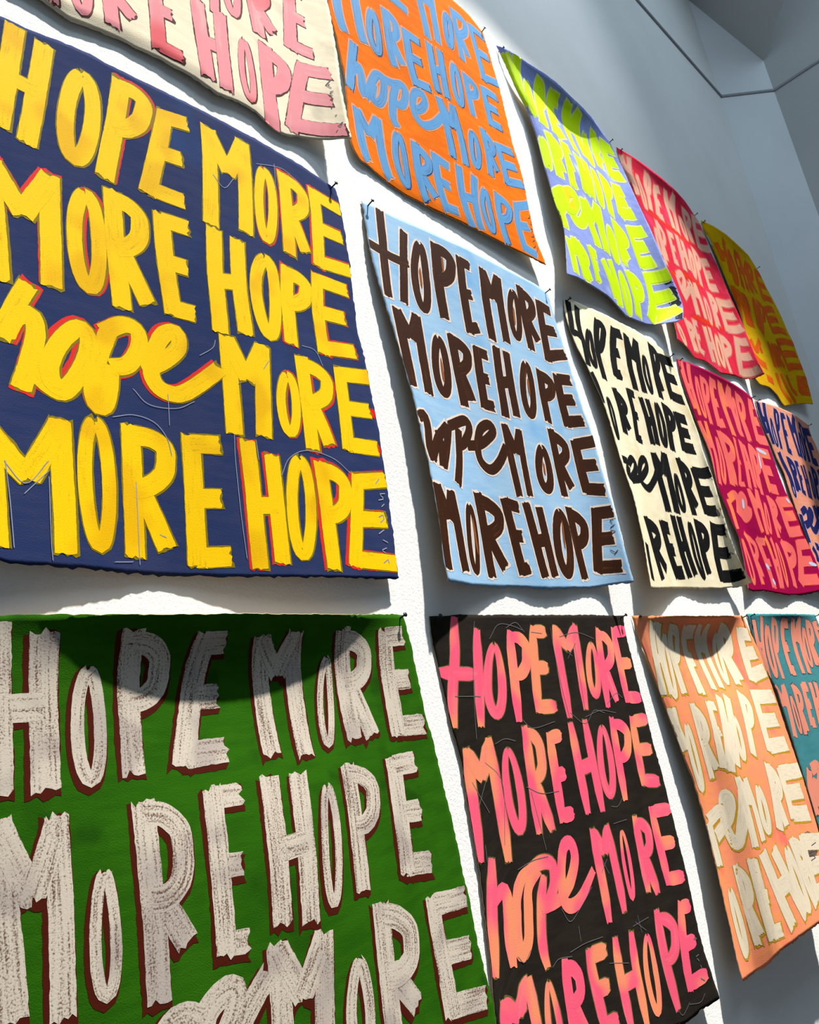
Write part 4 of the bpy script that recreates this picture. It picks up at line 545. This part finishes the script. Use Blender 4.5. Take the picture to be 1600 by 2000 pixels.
def canvas_mesh(sh, name, mats, parent, rng):
    u = np.linspace(0, 1, NU + 1)
    v = np.linspace(0, 1, NV + 1)
    U, V = np.meshgrid(u, v, indexing='ij')
    P = sh.at(U, V)
    pu, pv, n = sh.frame(U, V)
    # frayed, hand-cut edges
    fr = lambda k: rng.normal(0, 0.0009, k) + np.convolve(rng.normal(0, 0.0025, k + 8), np.ones(9) / 9, 'valid')
    P[0, :, 0] += fr(NV + 1)
    P[-1, :, 0] += fr(NV + 1)
    P[:, -1, 2] += fr(NU + 1) * 1.2
    P[:, 0, 2] += fr(NU + 1) * 0.6
    F = (P - sh.org).reshape(-1, 3)
    B = (P - n * 0.0011 - sh.org).reshape(-1, 3)
    k = len(F)
    idx = lambda i, j: i * (NV + 1) + j
    faces, fm = [], []
    for i in range(NU):
        for j in range(NV):
            q = (idx(i, j), idx(i, j + 1), idx(i + 1, j + 1), idx(i + 1, j))
            faces.append(q)
            fm.append(0)
            faces.append(tuple(k + x for x in reversed(q)))
            fm.append(1)
    ring = [idx(i, 0) for i in range(NU)] + [idx(NU, j) for j in range(NV)] + [idx(i, NV) for i in range(NU, 0, -1)] + [idx(0, j) for j in range(NV, 0, -1)]
    for a, b in zip(ring, ring[1:] + ring[:1]):
        faces.append((a, b, k + b, k + a))
        fm.append(1)
    uv = np.stack([U * 0.72, (1 - V) * 0.88], -1).reshape(-1, 2)
    return mesh_obj(name, np.concatenate([F, B]), faces, mats, parent, np.concatenate([uv, uv]), fm)


def smooth_path(p, closed=False, n=10):
    p = np.asarray(p, float)
    if len(p) < 3 and not closed:
        return p
    if closed:
        q = np.concatenate([p[-1:], p, p[:2]])
    else:
        q = np.concatenate([2 * p[:1] - p[1:2], p, 2 * p[-1:] - p[-2:-1]])
    out = []
    for i in range(1, len(q) - 2):
        t = np.linspace(0, 1, n, endpoint=False)[:, None]
        a, b, c, d = q[i - 1], q[i], q[i + 1], q[i + 2]
        out.append(0.5 * (2 * b + (c - a) * t + (2 * a - 5 * b + 4 * c - d) * t ** 2 + (3 * b - a - 3 * c + d) * t ** 3))
    out.append(q[-2:-1])
    return np.concatenate(out)


class Brush:
    """collects brush strokes of one word into one mesh"""

    def __init__(self, sh, rng):
        self.sh, self.rng = sh, rng
        self.v, self.f, self.uv, self.fm = [], [], [], []
        self.k = 0

    def stroke(self, path, width, mat, lift, rough=1.0, grow=0.0, shift=(0, 0), taper=0.0):
        sh, rng = self.sh, self.rng
        path = np.asarray(path, float) + np.array(shift) / np.array([0.72, 0.88])
        fine = np.concatenate([np.linspace(path[i], path[i + 1], 12, endpoint=False) for i in range(len(path) - 1)] + [path[-1:]])
        P = sh.at(fine[:, 0], fine[:, 1])
        L = np.r_[0, np.cumsum(np.linalg.norm(P[1:] - P[:-1], axis=1))]
        if L[-1] < 0.002:
            return
        m = max(4, int(L[-1] / 0.0055))
        s = np.linspace(0, L[-1], m)
        c = np.stack([np.interp(s, L, fine[:, 0]), np.interp(s, L, fine[:, 1])], -1)
        if c[:, 0].max() < 0.0 or c[:, 0].min() > 1.0 or c[:, 1].max() < 0.0 or c[:, 1].min() > 1.0:
            return
        cc = np.clip(c, 0.0, 1.0)
        pu, pv, n = sh.frame(cc[:, 0], cc[:, 1])
        g = np.gradient(c, axis=0)
        t = pu * g[:, :1] + pv * g[:, 1:]
        t /= np.maximum(np.linalg.norm(t, axis=1, keepdims=True), 1e-9)
        side = np.cross(n, t)
        # solve [pu pv] d = side and = t, inside the sheet
        a11, a12, a22 = (pu * pu).sum(1), (pu * pv).sum(1), (pv * pv).sum(1)
        det = a11 * a22 - a12 * a12

        def to_uv(w):
            b1, b2 = (pu * w).sum(1), (pv * w).sum(1)
            return np.stack([(a22 * b1 - a12 * b2) / det, (a11 * b2 - a12 * b1) / det], -1)
        du, dt = to_uv(side), to_uv(t)
        nz = lambda k, amp: amp * np.convolve(rng.normal(0, 1, m + k - 1), np.ones(k) / k, 'valid') * math.sqrt(k)
        hw = width / 2 + grow
        wl = hw * (1 + rough * (nz(11, 0.022) + nz(1, 0.012)))
        wr = hw * (1 + rough * (nz(11, 0.022) + nz(1, 0.012)))
        if taper:
            x = np.linspace(0, 1, m)
            k = 1 - taper * np.clip(np.abs(x - 0.5) * 2 - 0.55, 0, 1) / 0.45
            wl, wr = wl * k, wr * k
        cols = np.array([-1, -0.66, -0.33, 0, 0.33, 0.66, 1.0])
        off = np.where(cols[None, :] < 0, wl[:, None], wr[:, None]) * cols[None, :]
        UVp = c[:, None, :] + off[..., None] * du[:, None, :]
        ej = rng.normal(0, 0.0016 * rough, (2, len(cols)))
        UVp[0] += ((ej[0] - grow)[:, None]) * dt[0]
        UVp[-1] += ((ej[1] + grow)[:, None]) * dt[-1]
        lo, hi = 0.002, 0.998
        UVp = np.clip(UVp, lo, hi)
        pu2, pv2, n2 = sh.frame(UVp[..., 0], UVp[..., 1])
        V = sh.at(UVp[..., 0], UVp[..., 1]) + n2 * (lift + 0.00012 * (s / s[-1])[:, None, None]) - sh.org
        r0, r1 = rng.uniform(0, 9), rng.uniform(0, 9)
        uv = np.stack([off + r0, np.repeat(s[:, None] + r1, len(cols), 1)], -1)
        base = sum(len(x) for x in self.v)
        nc = len(cols)
        for i in range(m - 1):
            for j in range(nc - 1):
                a = base + i * nc + j
                self.f.append((a, a + 1, a + nc + 1, a + nc))
                self.fm.append(mat)
        self.v.append(V.reshape(-1, 3))
        self.uv.append(uv.reshape(-1, 2))

    def build(self, name, mats, parent):
        if not self.v:
            return None
        return mesh_obj(name, np.concatenate(self.v), self.f, mats, parent, np.concatenate(self.uv), self.fm)


def glyph(ch, opt):
    """centre-line strokes of a letter in a unit square (x right, y down): (points, curved, closed)"""
    bowl = [(0, 0), (0.55, 0.01), (0.95, 0.10), (1.0, 0.27), (0.9, 0.42), (0.5, 0.52), (0.02, 0.54)]
    if ch == 'H':
        return [([(0, 0), (0, 1)], 0, 0), ([(1, 0), (1, 1)], 0, 0), ([(0, 0.52), (1, 0.48)], 0, 0)]
    if ch == 'O':
        a = np.linspace(0, 2 * np.pi, 14, endpoint=False)
        return [([(0.5 + 0.5 * math.sin(x), 0.5 - 0.5 * math.cos(x)) for x in a], 1, 1)]
    if ch == 'P':
        return [([(0, 0), (0, 1)], 0, 0), (bowl, 1, 0)]
    if ch == 'R':
        e = opt or 1.0
        return [([(0, 0), (0, 1)], 0, 0), (bowl, 1, 0), ([(0.22, 0.50), (0.6, 0.5 + 0.48 * (e - 0.5)), (0.98, e)], 1, 0)]
    if ch == 'E':
        return [([(0, 0), (0, 1)], 0, 0), ([(0, 0), (1, 0)], 0, 0), ([(0, 0.49), (0.82, 0.49)], 0, 0), ([(0, 1), (1, 1)], 0, 0)]
    if ch == 'M':
        d = opt or 0.42
        return [([(0, 0), (0, 1)], 0, 0), ([(0, 0.03), (0.5, d)], 0, 0), ([(1, 0.03), (0.5, d)], 0, 0), ([(1, 0), (1, 1)], 0, 0)]


def letter_paths(tok, w):
    if tok[0] == '~':
        p = np.array(tok[1:], float).reshape(-1, 2) / 1000
        return [smooth_path(p)]
    q = np.array(tok[1:9], float).reshape(4, 2) / 1000
    opt = tok[9] if len(tok) > 9 else None
    # pull the outer corners in by half a brush
    S = np.array([0.72, 0.88])
    q = q * S
    tl, tr, br, bl = q
    ex = (tr - tl + br - bl) / 2
    ey = (bl - tl + br - tr) / 2
    lx, ly = np.linalg.norm(ex), np.linalg.norm(ey)
    ix, iy = min(w / 2, lx * 0.42), min(w / 2, ly * 0.3)
    ax, ay = ex / lx * ix, ey / ly * iy
    vy = ey / ly * iy * (0 if tok[0] in 'HMPR' else 1)
    q = [tl + ax + vy, tr - ax + vy, br - ax - vy, bl + ax - vy]
    tl, tr, br, bl = [p / S for p in q]
    out = []
    for pts, curved, closed in glyph(tok[0], opt):
        pts = np.array(pts, float)
        if tok[0] in 'PR' and curved and len(pts) == 7:
            pts[:, 1] = pts[:, 1] + (iy / ly) * np.array([1, 1, .8, 0, -.3, -.5, -.5])
        if tok[0] == 'E' and len(pts) == 2 and pts[0, 0] == pts[1, 0]:
            pts = pts + np.array([[0, -iy / ly], [0, iy / ly]])
        if tok[0] == 'E' and pts[0, 1] == pts[1, 1]:
            pts[1, 0] += ix / lx
        if curved:
            pts = smooth_path(pts, closed)
        x, y = pts[:, :1], pts[:, 1:]
        out.append((1 - y) * ((1 - x) * tl + x * tr) + y * ((1 - x) * bl + x * br))
    return out


def style(**k):
    return k


RAW = ground_mat('raw_canvas_back', (178, 158, 128), (160, 140, 112))
RAW_LIGHT = ground_mat('raw_canvas_pale', (214, 202, 178), (196, 184, 160))

STYLES = {
    'pinkwhite': style(name='cream canvas with pink letters', hue='pink', nails=[],
        label='cream canvas with pink letters outlined in dark brown, above the navy canvas',
        ground=ground_mat('cream_wash', (236, 222, 194), (222, 208, 182), ((200, 190, 168), .55, .7, 8)), back=RAW_LIGHT,
        layers=[(paint_mat('dark_brown_outline', (70, 26, 22), (120, 70, 60), .5, .62), .002, .0015, .001, 1),
                (paint_mat('rose_pink_wash', (214, 134, 140), (208, 158, 156), .5, .65, ((206, 84, 92), .52, .66, 5), 60, 6, .15), 0, 0, 0, 1)], rough=1.6),
    'orange': style(script=0.9, name='orange', hue='sky blue', nails=['right'],
        label='orange canvas with sky blue letters, directly above the pale blue canvas',
        ground=ground_mat('orange_ground', (226, 112, 2), (214, 98, 0)), back=RAW_LIGHT,
        layers=[(paint_mat('pale_pink_outline', (200, 140, 110), (214, 130, 80), .5, .7), .004, 0, 0, 1),
                (paint_mat('navy_edge_line', (40, 50, 90), (60, 80, 120), .5, .7), .0012, .002, .001, .6),
                (paint_mat('sky_blue_paint', (84, 140, 188), (70, 112, 158), .5, .62, None, 240, 12), 0, 0, 0, 1)]),
    'neon': style(cap=1.2, script=0.85, name='lavender', hue='neon yellow-green', nails=['left', 'right'],
        label='lavender blue canvas with neon yellow-green letters and a dark blue lower right corner',
        ground=ground_mat('lavender_ground', (138, 152, 212), (124, 138, 198), ((184, 194, 222), .55, .72, 6)), back=RAW_LIGHT,
        layers=[(paint_mat('pale_lemon_halo', (206, 214, 128), (190, 206, 120), .5, .7), .006, 0, 0, 1),
                (paint_mat('neon_yellow_green', (190, 222, 0), (168, 212, 0), .5, .7, ((214, 196, 10), .6, .72, 7), 80, 7, .1), 0, 0, 0, 1)], rough=.8),
    'pink': style(name='hot pink', hue='beige pink', nails=['left', 'right'],
        label='hot pink canvas with beige letters, in the top row between the lavender and amber ones',
        ground=ground_mat('hot_pink_ground', (214, 40, 66), (206, 30, 58), ((220, 60, 96), .5, .66, 5)), back=RAW_LIGHT,
        layers=[(paint_mat('coral_halo', (220, 90, 80), (220, 70, 50), .5, .7), .006, 0, 0, 1),
                (paint_mat('beige_pink_paint', (214, 158, 138), (200, 132, 116), .5, .68, ((218, 170, 140), .5, .66, 6), 120, 8), 0, 0, 0, 1)], script=.8),
    'yellow': style(name='amber', hue='burnt orange', nails=['left', 'right'],
        label='amber yellow canvas with burnt orange letters, last of the top row',
        ground=ground_mat('amber_ground', (212, 164, 0), (200, 154, 2), ((224, 142, 0), .52, .7, 6)), back=RAW_LIGHT,
        layers=[(paint_mat('dark_amber_halo', (196, 110, 0), (186, 130, 0), .5, .7), .005, 0, 0, 1),
                (paint_mat('burnt_orange_paint', (214, 80, 4), (214, 116, 0), .48, .62, ((160, 36, 10), .55, .7, 5), 120, 6), 0, 0, 0, 1)], wk=.8),
    'navy': style(script=0.88, name='navy', hue='bright yellow', nails=['right'],
        label='navy blue canvas with bright yellow letters rimmed with red, left of the pale blue canvas',
        ground=ground_mat('navy_ground', (34, 46, 84), (44, 52, 86), ((36, 60, 104), .56, .72, 4)),
        layers=[(paint_mat('scarlet_halo', (200, 40, 34), (150, 40, 50), .5, .66), .003, 0, 0, .45),
                (paint_mat('olive_rim', (120, 104, 20), (90, 84, 40), .5, .66), .0022, .001, 0, 1),
                (paint_mat('bright_yellow_paint', (226, 182, 4), (186, 146, 6), .53, .68, ((210, 162, 4), .5, .66, 8), 260, 20, .3), 0, 0, 0, 1)]),
    'lightblue': style(script=0.72, name='pale blue', hue='dark brown', nails=['left', 'right'],
        label='pale blue canvas with dark brown letters, between the navy and the cream black-lettered canvases',
        ground=ground_mat('pale_blue_ground', (132, 168, 200), (146, 178, 204), ((112, 158, 198), .54, .7, 4)),
        layers=[(paint_mat('pale_peach_line', (206, 190, 178), (160, 120, 90), .55, .7), .0045, .0, 0, 1),
                (paint_mat('dark_brown_paint', (50, 25, 12), (92, 52, 28), .54, .68, None, 210, 8), 0, 0, 0, 1)]),
    'cream': style(script=0.6, name='cream black-lettered', hue='black', nails=['left', 'right'],
        label='cream canvas with heavy black letters, in the middle row beside the pale blue canvas',
        ground=ground_mat('cream_ground', (214, 202, 170), (222, 212, 184), ((206, 190, 150), .52, .7, 8)),
        layers=[(paint_mat('soft_black_rim', (70, 66, 60), (120, 112, 100), .5, .62), .0015, 0, 0, 1),
                (paint_mat('black_paint', (13, 13, 14), (34, 34, 35), .5, .66), 0, 0, 0, 1)], wk=1.12),
    'magenta': style(script=0.78, name='crimson magenta', hue='coral', nails=['left', 'right'],
        label='crimson magenta canvas with coral letters, in the middle row right of the black-lettered one',
        ground=ground_mat('magenta_ground', (150, 0, 66), (140, 0, 58), ((160, 0, 50), .52, .7, 6)),
        layers=[(paint_mat('rose_red_rim', (190, 30, 60), (170, 20, 60), .5, .7), .003, 0, 0, 1),
                (paint_mat('coral_paint', (222, 98, 92), (206, 150, 160), .6, .72, ((224, 118, 72), .52, .66, 6), 110, 6, .15), 0, 0, 0, 1)]),
    'peachnavy': style(script=0.8, name='peach', hue='navy blue', nails=['left', 'right'],
        label='peach canvas with navy blue letters, last of the middle row at the right edge',
        ground=ground_mat('peach_ground', (214, 142, 116), (206, 130, 104)),
        layers=[(paint_mat('lilac_rim', (180, 160, 190), (150, 130, 170), .5, .7), .003, .002, 0, .8),
                (paint_mat('navy_blue_paint', (24, 30, 84), (60, 70, 130), .6, .72), 0, 0, 0, 1)]),
    'green': style(name='green', hue='grey white', nails=['right'],
        label='leaf green canvas with grey white letters edged in maroon, below the navy canvas',
        ground=ground_mat('leaf_green_ground', (31, 76, 6), (38, 86, 8), ((24, 62, 6), .55, .72, 9)),
        layers=[(paint_mat('maroon_under_paint', (66, 20, 10), (54, 28, 10), .55, .7), .0035, -.003, .005, 1),
                (paint_mat('grey_white_paint', (184, 174, 160), (92, 68, 58), .49, .62, ((160, 150, 142), .48, .62, 9), 240, 10, .42), 0, 0, 0, 1)], rough=1.5),
    'black': style(name='black', hue='coral pink', nails=['left', 'right'],
        label='black canvas with coral pink letters and grey chalk lines, below the pale blue canvas',
        ground=ground_mat('black_ground', (30, 26, 22), (38, 33, 28)),
        layers=[(paint_mat('olive_rim_dark', (90, 84, 40), (60, 50, 30), .5, .7), .002, .001, 0, .7),
                (paint_mat('coral_pink_paint', (226, 84, 112), (226, 110, 120), .5, .7, ((222, 132, 96), .47, .6, 6), 70, 6, .1), 0, 0, 0, 1)], taper=.35, rough=.7, wk=1.0),
    'peach': style(cap=1.1, script=0.72, name='salmon', hue='pale cream', nails=['left', 'right'],
        label='salmon orange canvas with pale cream letters edged in olive, right of the black canvas',
        ground=ground_mat('salmon_ground', (218, 128, 96), (220, 136, 84), ((214, 106, 90), .53, .68, 6)), back=RAW,
        layers=[(paint_mat('olive_yellow_edge', (164, 128, 30), (176, 140, 60), .5, .7), .0035, .002, .002, 1),
                (paint_mat('pale_cream_paint', (204, 190, 166), (184, 172, 154), .48, .62, None, 200, 20, .4), 0, 0, 0, 1)], wk=1.0),
    'teal': style(name='teal', hue='salmon', nails=['left', 'right'],
        label='teal canvas with salmon letters, at the right edge of the bottom row',
        ground=ground_mat('teal_ground', (56, 116, 124), (62, 124, 130)),
        layers=[(paint_mat('dark_teal_rim', (50, 70, 76), (90, 90, 90), .5, .7), .003, .001, 0, .8),
                (paint_mat('salmon_paint', (210, 130, 108), (196, 118, 104), .5, .66), 0, 0, 0, 1)]),
}

CHALK = plain_mat('white_chalk', (130, 136, 156), 0.9)
CHALK_GREY = plain_mat('grey_chalk', (96, 94, 96), 0.9)
PENCIL = plain_mat('dark_pencil', (60, 55, 60), 0.8)
INK = plain_mat('black_ink', (28, 26, 28), 0.7)


DAB_MATS = {
    'scarlet': paint_mat('scarlet_dab', (206, 20, 16), (150, 30, 40), .55, .7),
    'midnight': paint_mat('midnight_blue_smear', (24, 30, 46), (74, 84, 124), .5, .66, None, 160, 7),
    'charcoal': paint_mat('charcoal_smear', (70, 62, 58), (150, 120, 96), .46, .6, None, 160, 7),
    'pale_blue': paint_mat('pale_blue_dab', (176, 190, 214), (206, 160, 170), .55, .7),
    'red_orange': paint_mat('red_orange_stripe', (214, 40, 20), (216, 80, 20), .5, .7),
    'rust': paint_mat('rust_streak', (132, 74, 36), (100, 60, 34), .5, .66),
    'ochre': paint_mat('ochre_streak', (176, 112, 60), (120, 110, 60), .5, .66),  # ochre brush streak colour
}
DABS = {k: [(a, DAB_MATS[b], c, d, e) for a, b, c, d, e in v] for k, v in DABS.items()}


def hang(key):
    st = STYLES[key]
    sh = Sheet(SHAPES[key])
    rng = np.random.default_rng(sum(ord(c) for c in key))
    root = bpy.data.objects.new('painted_canvas', None)
    root.empty_display_size = 0.05
    root.location = tuple(sh.org)
    C.objects.link(root)
    root['label'] = st['label']
    root['category'] = 'painting'
    root['group'] = 'loose lettered canvases pinned in a grid on the white wall'
    canvas_mesh(sh, 'canvas_sheet', [st['ground'], st.get('back', RAW)], root, rng)
    w, words = WORDS[key]
    w = w * st.get('wk', 1.0)
    k = 0
    for text, toks in words:
        br = Brush(sh, rng)
        mats = [m for m, *_ in st['layers']]
        for tok in toks:
            tw = w * (st.get('script', 0.9) if tok[0] == '~' else 1.0)
            if tok[0] != '~':
                q = np.array(tok[1:9], float).reshape(4, 2) / 1000 * np.array([0.72, 0.88])
                tw = min(tw, st.get('cap', 1.0) * {'O': 0.37, 'M': 0.34, 'H': 0.41, 'E': 0.5, 'P': 0.44, 'R': 0.42}[tok[0]] * np.linalg.norm((q[1] - q[0] + q[2] - q[3]) / 2))
            paths = letter_paths(tok, tw)
            # a little of each under-colour shows round some letters only
            for li, (mt, grow, dx, dy, chance) in enumerate(st['layers']):
                if rng.random() > chance:
                    continue
                if chance < 0.5:
                    dx, dy = rng.uniform(-0.005, 0.005), rng.uniform(-0.004, 0.004)
                for pi, p in enumerate(paths):
                    k += 1
                    top = li == len(st['layers']) - 1
                    br.stroke(p, tw, li, (0.00038 + 0.000012 * (k % 22)) if top else (0.00018 + 0.00005 * li + 0.000002 * (k % 22)),
                              st.get('rough', 1.0), grow, (dx, dy), st.get('taper', 0.0))
        o = br.build('painted_word', mats, root)
        if o:
            o['label'] = '%s painted word %s' % (st['hue'], text)
    for part, mt, wd, lift, lines in DABS.get(key, []):
        for ln in lines:
            br = Brush(sh, rng)
            p = np.array(ln, float).reshape(-1, 2) / 1000
            br.stroke(smooth_path(p), wd, 0, lift, 1.5, taper=0.6)
            br.build(part, [mt], root)
    for kind, lines in MARKS.get(key, {}).items():
        for ln in lines:
            br = Brush(sh, rng)
            p = np.array(ln, float).reshape(-1, 2) / 1000
            br.stroke(smooth_path(p) if kind == 'chalk' else p, 0.0012 if kind == 'chalk' else 0.0022, 0, 0.0008, 0.6)
            mt = {'navy': CHALK, 'black': CHALK_GREY}.get(key, INK) if kind == 'chalk' else {'navy': CHALK, 'black': CHALK_GREY, 'lightblue': INK}.get(key, PENCIL)
            br.build('chalk_line' if kind == 'chalk' else 'signature_stroke', [mt], root)
    for spot in st['nails']:
        nail(sh, spot, st['name'], rng)


NAIL = plain_mat('black_nail_steel', (30, 30, 34), 0.45, 0.7, 0.4)
NAILC = {'left': 0.022, 'right': 0.978}


def nail(sh, side, cname, rng):
    """a thin nail driven through the canvas corner into the wall"""
    p = sh.at(np.array([NAILC[side]]), np.array([0.012]))[0]
    base = Vector((p[0], 0.006, p[2]))
    axis = Vector((rng.normal(0.05, 0.12), -1.0, 0.22 + rng.normal(0, 0.08))).normalized()
    a = axis.orthogonal().normalized()
    b = axis.cross(a)
    prof = [(-0.0, 0.0016), (0.020, 0.0016), (0.0275, 0.0017), (0.0276, 0.0042), (0.0285, 0.0046), (0.0296, 0.0040), (0.0299, 0.0)]
    v, f = [], []
    N = 12
    for z, r in prof:
        for i in range(N):
            t = 2 * math.pi * i / N
            v.append(axis * z + a * (r * math.cos(t)) + b * (r * math.sin(t)))
    for i in range(len(prof) - 1):
        for j in range(N):
            f.append((i * N + j, i * N + (j + 1) % N, (i + 1) * N + (j + 1) % N, (i + 1) * N + j))
    f.append(tuple(reversed(range(N))))
    o = mesh_obj('nail', v, f, [NAIL])
    o.location = base
    o['label'] = 'small black nail through the top %s corner of the %s canvas' % (side, cname)
    o['category'] = 'nail'
    o['group'] = 'nails holding the canvas corners'


for key in SHAPES:
    hang(key)
